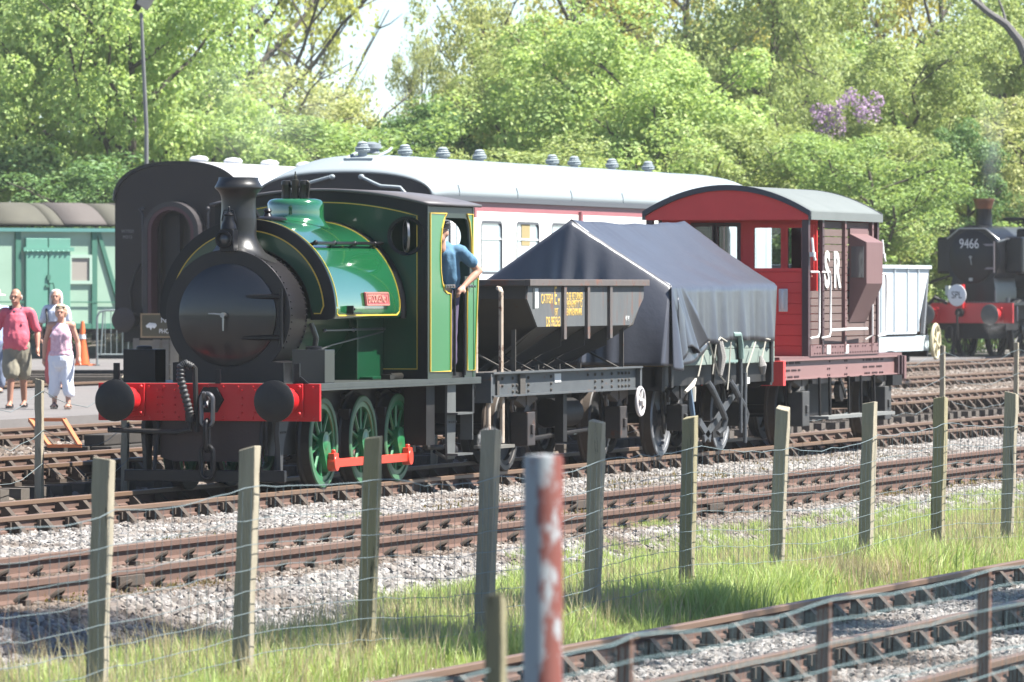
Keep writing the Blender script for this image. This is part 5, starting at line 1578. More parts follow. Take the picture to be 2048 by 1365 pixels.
# walking man in a pink polo shirt
man = person('bald man in pink polo shirt and khaki shorts walking in sandals', at(33, 95.0, .305), None)
k = 1.0
J = dict(hip=(0, 0, .92), chest=(0, 0, 1.27), neck=(.0, -.02, 1.47), head=(-.01, -.05, 1.62), shl=(.20, 0, 1.40), shr=(-.20, 0, 1.40), ell=(.305, .04, 1.12), elr=(-.31, .05, 1.12), wrl=(.315, -.08, .89), wrr=(-.33, .10, .88),
         hpl=(.085, 0, .90), hpr=(-.085, 0, .90), knl=(.095, .03, .50), knr=(-.07, -.13, .50), anl=(.10, .14, .105), anr=(-.085, -.16, .10))
body(man, J, SKINT, 1.0, (-.25, -1, 0))
face_marks(man, J['head'], 1.0, (-.25, -1, 0), EYEM, LIPM)
POLO = mat('pink polo cotton', (0.704, 0.136, 0.192), .85, col2=(0.592, 0.104, 0.152), scale=6, bump=.5, bscale=9)
blob('polo_shirt', limb([(0, .0, 1.0), (0, -.03, 1.08), (0, -.01, 1.26), (0, 0, 1.36)], [.195, .20, .185, .14]) + [('e', (0, -.08, 1.02), (.195, .17, .21)), ('e', (0, -.01, .88), (.205, .175, .10)), ('c', (.16, 0, 1.39), (-.16, 0, 1.39), .08, .08)] +
     limb([J['shl'], (.282, .03, 1.17)], [.076, .078]) + limb([J['shr'], (-.287, .035, 1.17)], [.076, .078]), POLO, man, .012, 3)
b = MB(); b.tube([(-.10, .03, 1.475), (-.085, -.05, 1.45), (-.02, -.11, 1.40), (.06, -.07, 1.44), (.09, .02, 1.475), (0, .06, 1.49)], .022, 6, closed=True); b.box(.09, .13, -.20, -.185, 1.25, 1.256); b.build('collar', mat('navy collar', (.03, .035, .07), .8), man)
SHORT = mat('khaki shorts', (0.297, 0.270, 0.203), .9, col2=(0.365, 0.338, 0.257), scale=8)
blob('shorts', [('c', (0, 0, .90), (0, 0, .80), .19, .18)] + limb([J['hpl'], (.10, .03, .58), (.10, .03, .52)], [.125, .125, .12]) + limb([J['hpr'], (-.08, -.10, .58), (-.075, -.12, .52)], [.125, .125, .12]), SHORT, man, .014)
blob('side_hair', [('e', (.07, .015, 1.615), (.018, .05, .045)), ('e', (-.085, .015, 1.615), (.018, .05, .045)), ('e', (0, .05, 1.63), (.07, .045, .05))], mat('white hair', (0.560, 0.532, 0.504), .8), man, .01)
SAND = mat('dark sandal', (.03, .028, .03), .7)
shoe(man, J, SAND, 'l', 1, True); shoe(man, J, SAND, 'r', 1, True)
MB().tube([(.285, -.05, .91), (.25, -.09, .91), (.215, -.05, .91), (.25, -.015, .91)], .012, 6, closed=True).build('watch', SAND, man)

# woman in pale pink top and white capri trousers
wom = person('woman in pale pink sleeveless top and white cropped trousers, sunglasses on her head', at(122, 94.2, .305), None)
k = .88
J = dict(hip=(0, 0, .78), chest=(0, 0, 1.10), neck=(0, -.01, 1.27), head=(.0, -.05, 1.40), shl=(.155, 0, 1.21), shr=(-.155, 0, 1.21), ell=(.245, .03, .96), elr=(-.235, .05, .96), wrl=(.265, -.05, .76), wrr=(-.25, .06, .75),
         hpl=(.08, 0, .76), hpr=(-.08, 0, .76), knl=(.095, -.03, .42), knr=(-.085, .02, .42), anl=(.11, -.08, .10), anr=(-.10, .06, .10))
body(wom, J, SKIN, .88, (-.12, -1, 0))
face_marks(wom, J['head'], .88, (-.12, -1, 0), EYEM, LIPM)
TOP = mat('pale pink lace', (0.672, 0.400, 0.496), .9, col2=(0.832, 0.576, 0.672), scale=26, amt=.3, bump=.3, bscale=50)
blob('top', limb([(0, 0, .88), (0, -.01, .96), (0, -.02, 1.09), (0, 0, 1.18)], [.165, .155, .15, .11]) + [('e', (0, 0, .80), (.185, .165, .09))] + [('e', (.065, -.10, 1.07), (.075, .07, .075)), ('e', (-.065, -.10, 1.07), (.075, .07, .075)), ('c', (.11, 0, 1.205), (-.11, 0, 1.205), .06, .06)], TOP, wom, .013)
CAPRI = mat('white cotton', (0.754, 0.783, 0.870), .85, col2=(0.841, 0.870, 0.957), bump=.5, bscale=9)
blob('capri_trousers', [('c', (0, 0, .76), (0, 0, .70), .165, .165)] + limb([J['hpl'], J['knl'], (.11, -.055, .27), (.115, -.06, .24)], [.11, .088, .085, .085]) + limb([J['hpr'], J['knr'], (-.10, .04, .27), (-.105, .045, .24)], [.11, .088, .085, .085]), CAPRI, wom, .011, 3)
blob('hair', [('e', (0, -.015, 1.455), (.092, .10, .075)), ('e', (0, .03, 1.40), (.095, .07, .10))], mat('blonde grey hair', (0.540, 0.405, 0.270), .7), wom, .01)
b = MB(); b.box(-.06, .065, -.105, -.085, 1.47, 1.49); b.build('sunglasses', mat('sunglass black', (.02, .02, .025), .2), wom, bevel=.006)
shoe(wom, J, mat('tan sandal', (.35, .22, .16), .7), 'l', .9, True); shoe(wom, J, SAND, 'r', .9, True)

# taller woman behind her
w2 = person('long white haired woman in white top and coral trousers behind the woman in pink', at(112, 112, .31), None)
J = dict(hip=(0, 0, .92), chest=(0, 0, 1.26), neck=(0, -.01, 1.44), head=(.0, -.04, 1.60), shl=(.17, 0, 1.38), shr=(-.17, 0, 1.38), ell=(.21, .03, 1.10), elr=(-.27, .0, 1.12), wrl=(.2, -.05, .88), wrr=(-.24, -.10, .90),
         hpl=(.09, 0, .90), hpr=(-.09, 0, .90), knl=(.10, -.05, .50), knr=(-.10, .04, .50), anl=(.11, -.06, .10), anr=(-.10, .10, .10))
body(w2, J, SKIN, .95, (-.1, -1, 0)); face_marks(w2, J['head'], .95, (-.1, -1, 0), EYEM, LIPM)
blob('top', limb([(0, 0, .92), (0, -.01, 1.10), (0, -.02, 1.28), (0, 0, 1.36)], [.18, .17, .175, .13]) + [('c', (.15, 0, 1.38), (-.15, 0, 1.38), .08, .08)] + limb([J['shr'], (-.225, .0, 1.2)], [.075, .075]) + limb([J['shl'], (.20, .02, 1.2)], [.075, .075]), mat('white blouse', (0.754, 0.783, 0.870), .8, col2=(0.667, 0.696, 0.797), bump=.5, bscale=9), w2, .014)
blob('trousers', [('c', (0, 0, .92), (0, 0, .84), .175, .18)] + limb([J['hpl'], J['knl'], (.11, -.05, .16)], [.12, .10, .095]) + limb([J['hpr'], J['knr'], (-.10, .09, .16)], [.12, .10, .095]), mat('coral trousers', (0.696, 0.156, 0.156), .85), w2, .014)
blob('hair', [('e', (0, .005, 1.655), (.10, .10, .075)), ('e', (.085, .02, 1.54), (.035, .06, .15)), ('e', (-.085, .02, 1.54), (.035, .06, .15)), ('e', (0, .06, 1.52), (.09, .05, .17))], mat('long white hair', (0.720, 0.690, 0.645), .7), w2, .011)
MB().tube([(-.15, .06, 1.44), (-.16, -.10, 1.36), (-.14, -.17, 1.2), (-.16, -.15, 1.0), (-.22, -.05, .9)], .022, 6).build('bag_strap', SAND, w2)
shoe(w2, J, SAND, 'l'); shoe(w2, J, SAND, 'r')

# person cut off by the left edge
w3 = person('person in cream sun hat and blue shirt cut off by the left edge', at(-12, 108, .31), None)
J = dict(hip=(0, 0, .92), chest=(0, 0, 1.26), neck=(0, -.01, 1.44), head=(.0, -.04, 1.58), shl=(.20, 0, 1.37), shr=(-.20, 0, 1.37), ell=(.27, .03, 1.10), elr=(-.27, .0, 1.12), wrl=(.25, -.08, .88), wrr=(-.24, -.10, .90),
         hpl=(.09, 0, .90), hpr=(-.09, 0, .90), knl=(.10, -.05, .50), knr=(-.10, .04, .50), anl=(.11, -.06, .10), anr=(-.10, .10, .10))
body(w3, J, SKIN, 1.0, (0, -1, 0)); face_marks(w3, J['head'], 1.0, (0, -1, 0), EYEM, LIPM)
blob('shirt', limb([(0, 0, .90), (0, -.03, 1.10), (0, -.01, 1.28), (0, 0, 1.36)], [.21, .21, .20, .15]) + [('c', (.18, 0, 1.37), (-.18, 0, 1.37), .09, .09)] + limb([J['shr'], (-.25, .0, 1.18)], [.09, .09]) + limb([J['shl'], (.25, .02, 1.18)], [.09, .09]), mat('pale blue shirt', (0.494, 0.598, 0.884), .85), w3, .014)
blob('trousers', [('c', (0, 0, .92), (0, 0, .84), .18, .18)] + limb([J['hpl'], J['knl'], (.11, -.05, .16)], [.12, .10, .09]) + limb([J['hpr'], J['knr'], (-.10, .09, .16)], [.12, .10, .09]), mat('grey blue trousers', (.25, .30, .42), .85), w3, .014)
MB().lathe([(.20, 0), (.19, .012), (.115, .02), (.105, .09), (.08, .115), (0, .12)], (0, -.03, 1.63), n=24).build('sun_hat', mat('cream straw', (0.792, 0.720, 0.552), .9), w3)
shoe(w3, J, SAND, 'l'); shoe(w3, J, SAND, 'r')

# driver leaning out of the cab doorway (x along the engine, forward is -x)
dr = thing('person', 'engine driver in blue shirt and dark cap leaning out of the green cab', 'person', (X0 + 4.72, YC - .98, 1.15))
J = dict(hip=(.02, .0, .90), chest=(-.06, -.06, 1.20), neck=(-.14, -.07, 1.36), head=(-.26, -.08, 1.50), shl=(-.06, -.25, 1.30), shr=(-.12, .13, 1.30), ell=(.12, -.40, 1.10), elr=(-.3, .16, 1.08), wrl=(-.07, -.29, .93), wrr=(-.42, .02, .98),
         hpl=(.03, -.09, .88), hpr=(.03, .09, .88), knl=(-.02, -.09, .47), knr=(.0, .09, .47), anl=(.03, -.09, .10), anr=(.06, .1, .10), foot=(-1, 0, 0))
body(dr, J, SKIN, 1.0, (-1, -.1, 0)); face_marks(dr, J['head'], 1.0, (-1, -.1, 0), EYEM, LIPM)
blob('shirt', limb([(.03, .0, .90), (-.02, -.03, 1.05), (-.07, -.06, 1.22), (-.09, -.06, 1.30)], [.19, .20, .185, .14]) + [('c', J['shl'], J['shr'], .08, .08)] + limb([J['shl'], (.05, -.345, 1.19)], [.072, .070]) + limb([J['shr'], (-.2, .15, 1.2)], [.085, .085]),
     mat('blue work shirt', (0.091, 0.231, 0.378), .85, col2=(0.126, 0.280, 0.434), scale=7, bump=.6, bscale=9), dr, .013)
blob('trousers', [('c', (.03, 0, .90), (.03, 0, .82), .175, .175)] + limb([J['hpl'], J['knl'], (.03, -.09, .14)], [.125, .105, .095]) + limb([J['hpr'], J['knr'], (.06, .1, .14)], [.125, .105, .095]), mat('plum grey trousers', (0.111, 0.085, 0.156), .85, col2=(0.143, 0.111, 0.195)), dr, .013)
b = MB(); b.lathe([(.10, 0), (.105, .03), (.115, .06), (.09, .085), (0, .09)], (-.255, -.08, 1.545), n=20); b.prism([(-.05, -.08), (-.05, .08), (-.13, .07), (-.16, 0), (-.13, -.07)], 'z', 1.545, 1.555)
for i in range(len(b.v) - 10, len(b.v)): b.v[i] = (b.v[i][0] - .255, b.v[i][1] - .08, b.v[i][2])
b.build('cap', mat('greasy cap', (.025, .027, .032), .7), dr)
b = MB(); b.bar((-.02, -.02, .2), (.14, -.02, .03), .1, .03)
for x in ((.0, -.09), (.03, .1)): b.ell((x[0] - .03, x[1], .045), (.14, .05, .05), 12, 8)
b.build('boots', SAND, dr)

# ---------------------------------------------------------------- fences
POSTM = mat('weathered fence post', (0.319, 0.281, 0.209), .9, col2=(0.501, 0.442, 0.324), scale=5, amt=.7, bump=.8, bscale=26, stretch=(3, 3, .3), rust=.25, rcol=(.06, .052, .04), rscale=6)
POSTL = mat('lichen post', (0.319, 0.284, 0.176), .9, col2=(0.478, 0.422, 0.244), scale=4, bump=.8, bscale=26, stretch=(3, 3, .35), rust=.3, rcol=(.09, .08, .05), rscale=5)
WIREM = mat('galvanised wire', (.26, .32, .33), .55, metal=.3)
WIREP = mat('green coated wire', (.28, .40, .41), .55)


def post(parent, x, y, z0, z1, wd=.105, m=POSTM, lean=0.0, tw_=0.0):
    b = MB()
    n = 9; wd *= random.uniform(.93, 1.07); tip = (random.uniform(-.012, .016), random.uniform(-.012, .012))
    vs = []
    for k in range(n + 1):
        t = k / n
        for dx, dy in ((-1, -1), (1, -1), (1, 1), (-1, 1)):
            vs.append((dx * wd / 2 + lean * .3 * t * (z1 - z0) + random.uniform(-.0045, .0045), dy * wd / 2 + random.uniform(-.0045, .0045) - lean * .95 * t * (z1 - z0), (z1 - z0) * t + ((tip[0] * dx + tip[1] * dy + random.uniform(-.006, .006)) if k == n else 0)))
    fs = [(3, 2, 1, 0), tuple(range(4 * n, 4 * n + 4))]
    for k in range(n):
        for i in range(4):
            j = (i + 1) % 4; fs.append((4 * k + i, 4 * k + j, 4 * k + 4 + j, 4 * k + 4 + i))
    b.add(vs, fs)
    o = b.build('post', m, parent, bevel=.006)
    o.location = (x, y, z0); o.rotation_euler = (0, 0, tw_)
    return o


def mesh_fence(f, xs, y, zs, tops, dzs, r, pitch, m, zb, sag=.03, kink=.008):
    """line wires and stays between posts; zs are heights above ground level zb(x)"""
    for zi, z in enumerate(zs):
        pts = []
        for a, c in zip(xs, xs[1:]):
            n = 9
            for i in range(n):
                t = i / n; x = a + (c - a) * t
                sg = sag * 4 * t * (1 - t) * (1.0 if zi == len(zs) - 1 else .4) * random.uniform(.6, 1.1)
                pts.append((x, y + random.uniform(-.01, .01), zb(x) + z - sg + random.uniform(-kink, kink)))
        pts.append((xs[-1], y, zb(xs[-1]) + zs[-1 if zi == len(zs) - 1 else zi]))
        MB().tube(pts, r * (1.35 if zi in (0, len(zs) - 1) else 1), 5).build('line_wire', m, f)
    b = MB(); x = xs[0]
    while x < xs[-1]:
        dx = random.uniform(-.012, .012)
        z0 = zb(x) + zs[0]; z1 = zb(x) + zs[-1] - .02
        b.tube([(x, y, z0), (x + dx + .012, y + .004, z0 + (z1 - z0) * .4), (x + dx * 2, y, z0 + (z1 - z0) * .7), (x + .03 + dx, y, z1 - .01)], r * (.75 if r < .003 else .32), 4)
        x += pitch
    tag(b.build('stay_wires', m, f, fix=False), kind='stuff')


f1 = thing('wire_fence', 'long wire mesh fence on square timber posts along the grass verge', 'fence', (0, 0, 0))
FY = 12.95
fx = [32.4, 35.03, 37.58, 40.0, 42.61, 45.29, 47.88, 50.62, 53.64, 56.36, 59.2, 62.0]
for i, x in enumerate(fx):
    post(f1, x, FY + .125, -.42, 1.09 + [.0, .0, -.0, .01, .0, .01, -.01, .01, -.0, .0, .0, -.01][i], .108, POSTM if i % 3 else POSTL, .031 + random.uniform(-.012, .012), random.uniform(-.08, .08))
mesh_fence(f1, fx, FY, [.06, .19, .32, .45, .58, .72, .86, 1.02, 1.22], None, None, .0024, .155, WIREM, lambda x: -.40 + .05 * math.sin(x * .7), .045)

f2 = thing('wire_fence', 'sagging two wire fence on thin posts behind the train, in front of the rusty track', 'fence', (0, 0, 0))
GX = [60.0, 62.5, 65.05, 71, 76, 81, 86, 92, 98, 103.6, 109.2, 116]
for x in GX: post(f2, x, 23.95, -.1, 1.12, .075, POSTM, .005)
for z in (1.02, .62, .25):
    pts = []
    for a, c in zip(GX, GX[1:]):
        for i in range(8):
            t = i / 8; pts.append((a + (c - a) * t, 23.9, z - .22 * 4 * t * (1 - t) * random.uniform(.7, 1) + random.uniform(-.02, .02)))
    pts.append((GX[-1], 23.9, z)); MB().tube(pts, .0035, 5).build('line_wire', WIREM, f2)

f3 = thing('wire_fence', 'nearest fence, blurred turquoise wires on rusty angle posts across the bottom right', 'fence', (0, 0, 0))
NY = 6.0
b_x = [15.5, 18.2, 21.35, 24.15, 26.95, 29.8]
ANG = mat('rusty angle iron', (.19, .085, .055), .85, col2=(.28, .16, .11), scale=8, bump=.2)
for x in b_x:
    b = MB(); b.box(-.022, .022, -.004, .004, 0, 1.47); b.box(-.022, -.015, -.004, .045, 0, 1.47)
    o = b.build('post', ANG, f3, loc=(x, NY + .03, -.60)); o.rotation_euler = (0, .012, 0)
mesh_fence(f3, b_x, NY, [.62, .70, .78, .86, .94, 1.02, 1.11, 1.20, 1.29, 1.38, 1.46], None, None, .0024, .075, WIREP, lambda x: -.58, .03, .004)
tp = thing('timber_stake', 'short blurred greenish timber stake beside the red and white post', 'post', (19.62, 5.98, -.6))
post(tp, 0, 0, 0, 1.69, .062, POSTL, .0)
PAINT = bpy.data.materials.new('peeling paint'); PAINT.use_nodes = True
n = PAINT.node_tree.nodes; l = PAINT.node_tree.links; bs = n['Principled BSDF']
tc = n.new('ShaderNodeTexCoord'); mp = n.new('ShaderNodeMapping'); mp.inputs['Scale'].default_value = (1.0, 1.0, .45); l.new(tc.outputs['Object'], mp.inputs[0])
t1 = n.new('ShaderNodeTexNoise'); t1.inputs['Scale'].default_value = 11; t1.inputs['Detail'].default_value = 9; t1.inputs['Roughness'].default_value = .72; l.new(mp.outputs[0], t1.inputs['Vector'])
sx = n.new('ShaderNodeSeparateXYZ'); l.new(tc.outputs['Object'], sx.inputs[0])
ma = n.new('ShaderNodeMath'); ma.operation = 'MULTIPLY_ADD'; ma.inputs[1].default_value = -2.5; l.new(sx.outputs[1], ma.inputs[0]); l.new(t1.outputs[0], ma.inputs[2])
mr = n.new('ShaderNodeMapRange'); mr.inputs['From Min'].default_value = .53; mr.inputs['From Max'].default_value = .60; l.new(ma.outputs[0], mr.inputs[0])
t2 = n.new('ShaderNodeTexNoise'); t2.inputs['Scale'].default_value = 5; t2.inputs['Detail'].default_value = 6; l.new(tc.outputs['Object'], t2.inputs['Vector'])
m2 = n.new('ShaderNodeMix'); m2.data_type = 'RGBA'; m2.inputs[6].default_value = (.12, .018, .012, 1); m2.inputs[7].default_value = (.18, .06, .045, 1); l.new(t2.outputs[0], m2.inputs['Factor'])
mx = n.new('ShaderNodeMix'); mx.data_type = 'RGBA'; mx.inputs[6].default_value = (.27, .29, .30, 1); l.new(mr.outputs[0], mx.inputs['Factor']); l.new(m2.outputs[2], mx.inputs[7]); l.new(mx.outputs[2], bs.inputs['Base Color'])
bs.inputs['Roughness'].default_value = .7
pp = thing('marker_post', 'blurred round post with peeling white paint over red, close to the camera', 'post', (19.25, 5.72, -.7))
MB().lathe([(.061, 0), (.061, 2.235), (.057, 2.25), (0, 2.255)], n=28).build('shaft', PAINT, pp).rotation_euler = (0, .012, 0)

# ---------------------------------------------------------------- small things round the yard
cp = at(165, 146, .31)
cone = thing('traffic_cone', 'orange traffic cone with one white band behind the women', 'cone', cp)
ORG = mat('cone orange', (.75, .16, .04), .5)
MB().lathe([(.17, .03), (.035, .98), (.03, 1.0), (0, 1.0)], n=20).build('cone_body', ORG, cone)
MB().box(-.24, .24, -.24, .24, 0, .035).build('base', ORG, cone, bevel=.01)
MB().lathe([(.098, .60), (.085, .70)], n=20, caps=False).build('white_band', WTEXT, cone)
bp_ = at(228, 146, .31)
bar = thing('crowd_barrier', 'grey steel crowd barrier behind the dark coach buffer', 'barrier', bp_, YAW - R(90) + R(8))
b = MB()
b.tube([(-.38, 0, .02), (-.38, 0, 1.08), (-.33, 0, 1.2), (-.2, 0, 1.24), (1.1, 0, 1.24), (1.25, 0, 1.1), (1.25, 0, .02)], .025, 8)
b.tube([(-.38, 0, .25), (1.25, 0, .25)], .02); b.tube([(-.30, .0, .25), (-.24, 0, 1.22)], .02)
b.build('frame', mat('barrier grey', (.34, .40, .40), .5, metal=.3), bar)
for i in range(11): MB().cyl((-.2 + .13 * i, 0, .25), (-.2 + .13 * i, 0, 1.23), .009, n=6).build('upright', bpy.data.materials['barrier grey'], bar)
b = MB(); b.box(-.42, -.34, -.3, .3, 0, .03); b.box(1.2, 1.28, -.3, .3, 0, .03); b.build('foot', bpy.data.materials['barrier grey'], bar)
sp_ = at(308, 112, .31)
sg = thing('notice_board', 'olive notice board with white print propped on weathered planks', 'sign', sp_, YAW - R(90))
MB().box(-.22, .40, -.03, .03, .90, 1.30).build('board', mat('olive board', (.12, .10, .05), .5), sg)
b = MB(); b.prism([(-.23, .89), (.41, .89), (.41, 1.31), (-.23, 1.31)], 'y', -.045, -.03, [[(-.205, .915), (.385, .915), (.385, 1.285), (-.205, 1.285)]]); b.build('board_edge', mat('tan edge', (.35, .25, .14), .6), sg)
text('lettering', 'NO', .13, (.22, -.034, 1.19), NEAR, WTEXT, sg, .002); text('lettering', 'PHOTO', .11, (.24, -.034, 1.0), NEAR, WTEXT, sg, .002, .8)
MB().prism([(-.14, 1.10), (-.08, 1.15), (.03, 1.14), (.05, 1.10), (.01, 1.05), (-.03, 1.07), (-.05, 1.02), (-.08, 1.07), (-.12, 1.06)], 'y', -.036, -.031).build('white_mark', WTEXT, sg)
PLK = mat('weathered plank', (.22, .20, .17), .85, col2=(.30, .28, .24), scale=3, stretch=(1, 1, 4))
for k in range(4): MB().box(-.36, .32, .06 + k * .003, .12, .02 + k * .21, .215 + k * .21).build('plank', PLK, sg)
for x in (-.36, .28): MB().box(x, x + .1, -.02, .05, .0, .88).build('upright', PLK, sg)
for k in range(3): MB().box(-.02 + .16 * k, .10 + .16 * k, .0, .05, .05, .86).build('upright', PLK, sg)

# orange frame and rubbish by the rusty track
fo = Vector((69.5, 27.5, .0))
fr = thing('steel_frame', 'orange rectangular steel frame leaning beside the rusty track', 'frame', (71.9, 27.2, .14), YAW - R(90))
b = MB()
b.bar((-.20, -.1, .06), (-.46, .35, .36), .05, .04); b.bar((.16, -.1, .06), (-.06, .35, .36), .05, .04); b.bar((-.48, .35, .36), (-.04, .35, .36), .05, .04); b.bar((-.22, -.1, .06), (.18, -.1, .06), .05, .04)
b.build('frame', mat('orange paint', (.62, .20, .07), .6, col2=(.5, .15, .05)), fr)
CREO = mat('creosoted timber', (.035, .028, .022), .85, col2=(.06, .05, .04), scale=4)
sk = thing('timber_stack', 'dark sleepers stacked at the tarmac edge behind the red buffer', 'timber', (74.9, 27.6, .0), R(4))
for i in range(2):
    for j in range(3 - 2 * (i > 0)):
        MB().box(-.5 + .1 * i, 3.2 - .15 * i, .0 + j * .3 + i * .12, .26 + j * .3 + i * .12, .0 + i * .14, .13 + i * .14).build('sleeper', CREO if (i + j) else mat('creosoted timber', (.035, .028, .022), .85, col2=(.06, .05, .04), scale=4), sk, bevel=.01)
pl_ = MB(); pl_.grid(lambda u, v: (-.5 + u * .9, -.1 + .5 * v, .30 * math.sin(math.pi * u) ** .7 * math.sin(math.pi * v) ** .6 + .05 * math.sin(u * 17) * math.sin(v * 11)), 22, 16)
tag(pl_.build('plastic_sheet', mat('blue grey plastic', (.13, .18, .22), .25, col2=(.25, .30, .34), scale=5, coat=.4), fix=False, solid=.006, loc=(75.2, 26.95, .06)), 'crumpled blue grey plastic sheet lying under the red buffer beam', 'plastic sheet')
for i, (px, d) in enumerate(((150, 122), (60, 128), (225, 119))):
    MB_ = MB().box(-2.4, 2.4, -.14, .14, 0, .13)
    tag(MB_.build('crossing_timber', SLEEP, loc=at(px, d, .31), bevel=.01), ['timber baulk lying on the tarmac behind the woman in pink', 'timber baulk lying behind the man in pink', 'timber baulk lying in front of the crowd barrier'][i], 'timber').rotation_euler = (0, 0, YAW - R(90) + R(2 * i))

lp = thing('lamp_post', 'tall thin grey lamp post with a tilted lamp head among the maple trees', 'lamp post', at(293, 150, .2))
b = MB().tube([(0, 0, 0), (0, 0, 5.5), (-.12, 0, 8.2)], [.055, .05, .04], 10); b.build('pole', mat('lamp grey', (.20, .205, .20), .6, col2=(.26, .265, .26), scale=2), lp)
b = MB(); b.obox((.0, 0, 8.50), (.30, .30, .40), (0, R(32), 0)); b.build('lamp_head', mat('lamp head pale', (.45, .42, .36), .5), lp, bevel=.03)
b = MB(); b.obox((-.16, 0, 8.42), (.16, .2, .36), (0, R(32), 0)); b.build('lamp_bracket', UNDER, lp)
lp.rotation_euler = (0, 0, YAW - R(90))

# ---------------------------------------------------------------- trees and bushes
def leaf_mat(name, c1, c2, c3, trans=.35):
    m = bpy.data.materials.new(name); m.use_nodes = True
    n = m.node_tree.nodes; l = m.node_tree.links
    n.remove(n['Principled BSDF'])
    g = n.new('ShaderNodeNewGeometry'); cr = n.new('ShaderNodeValToRGB'); e = cr.color_ramp.elements
    e[0].color = (*c1, 1); e[1].color = (*c3, 1); k = e.new(.5); k.color = (*c2, 1)
    l.new(g.outputs['Random Per Island'], cr.inputs[0])
    d = n.new('ShaderNodeBsdfDiffuse'); t = n.new('ShaderNodeBsdfTranslucent'); gl = n.new('ShaderNodeBsdfGlossy'); gl.inputs['Roughness'].default_value = .6
    l.new(cr.outputs[0], d.inputs[0])
    hs = n.new('ShaderNodeHueSaturation'); hs.inputs['Saturation'].default_value = 1.15; hs.inputs['Value'].default_value = 1.25; hs.inputs['Hue'].default_value = .485
    l.new(cr.outputs[0], hs.inputs['Color']); l.new(hs.outputs[0], t.inputs[0])
    mx = n.new('ShaderNodeMixShader'); mx.inputs[0].default_value = trans; l.new(d.outputs[0], mx.inputs[1]); l.new(t.outputs[0], mx.inputs[2])
    m2 = n.new('ShaderNodeMixShader'); m2.inputs[0].default_value = .025; l.new(mx.outputs[0], m2.inputs[1]); l.new(gl.outputs[0], m2.inputs[2])
    l.new(m2.outputs[0], n['Material Output'].inputs[0])
    return m


LM = {
    'maple': leaf_mat('maple leaf', (.25, .375, .115), (.34, .46, .16), (.45, .54, .22), .45),
    'bush': leaf_mat('bush leaf', (.22, .30, .10), (.30, .375, .135), (.385, .44, .185), .42),
    'olive': leaf_mat('new oak leaf', (.28, .28, .07), (.37, .36, .09), (.46, .44, .13), .45),
    'sparse': leaf_mat('young oak leaf', (.23, .27, .07), (.31, .35, .095), (.41, .43, .14), .5),
    'haw': leaf_mat('hawthorn leaf', (.17, .27, .085), (.25, .36, .11), (.33, .44, .15), .4),
    'pale': leaf_mat('pale feathery leaf', (.29, .34, .13), (.38, .42, .17), (.47, .49, .23), .45),
    'ivy': leaf_mat('ivy leaf', (.08, .155, .055), (.13, .235, .08), (.22, .33, .12), .35),
    'lilac': leaf_mat('lilac flower', (.34, .22, .36), (.42, .29, .44), (.50, .38, .50)),
}
BARK = mat('bark', (.085, .072, .055), .95, col2=(.14, .12, .09), scale=3, bump=.5, bscale=12, stretch=(3, 3, .6))


def leaf_cloud(name, centres, radii, per, size, m, seed, flat=.75, shell=.55):
    """leaf faces around clump centres; returns an object"""
    r = np.random.default_rng(seed)
    C = np.repeat(np.asarray(centres), per, axis=0); Rr = np.repeat(np.asarray(radii), per)
    N = len(C)
    d = r.normal(size=(N, 3)); d /= np.linalg.norm(d, axis=1)[:, None]
    rad = Rr * (shell + (1 - shell) * r.random(N)) ** .8
    P = C + d * rad[:, None] * np.array([1, 1, flat])
    nrm = d * .7 + r.normal(size=(N, 3)) * .55 + np.array([0, 0, .45]); nrm /= np.linalg.norm(nrm, axis=1)[:, None]
    a = np.cross(nrm, r.normal(size=(N, 3))); a /= np.linalg.norm(a, axis=1)[:, None]
    b_ = np.cross(nrm, a)
    s = size * (.6 + .8 * r.random(N))[:, None]
    V = np.stack([P - a * s, P - b_ * s * .55 + nrm * s * .12, P + a * s, P + b_ * s * .55 + nrm * s * .12], 1).reshape(-1, 3)
    me = bpy.data.meshes.new(name)
    me.vertices.add(4 * N); me.vertices.foreach_set('co', V.ravel())
    me.loops.add(4 * N); me.loops.foreach_set('vertex_index', np.arange(4 * N, dtype=np.int32))
    me.polygons.add(N); me.polygons.foreach_set('loop_start', np.arange(0, 4 * N, 4, dtype=np.int32)); me.polygons.foreach_set('loop_total', np.full(N, 4, dtype=np.int32))
    me.update(); me.materials.append(m)
    return bpy.data.objects.new(name, me)


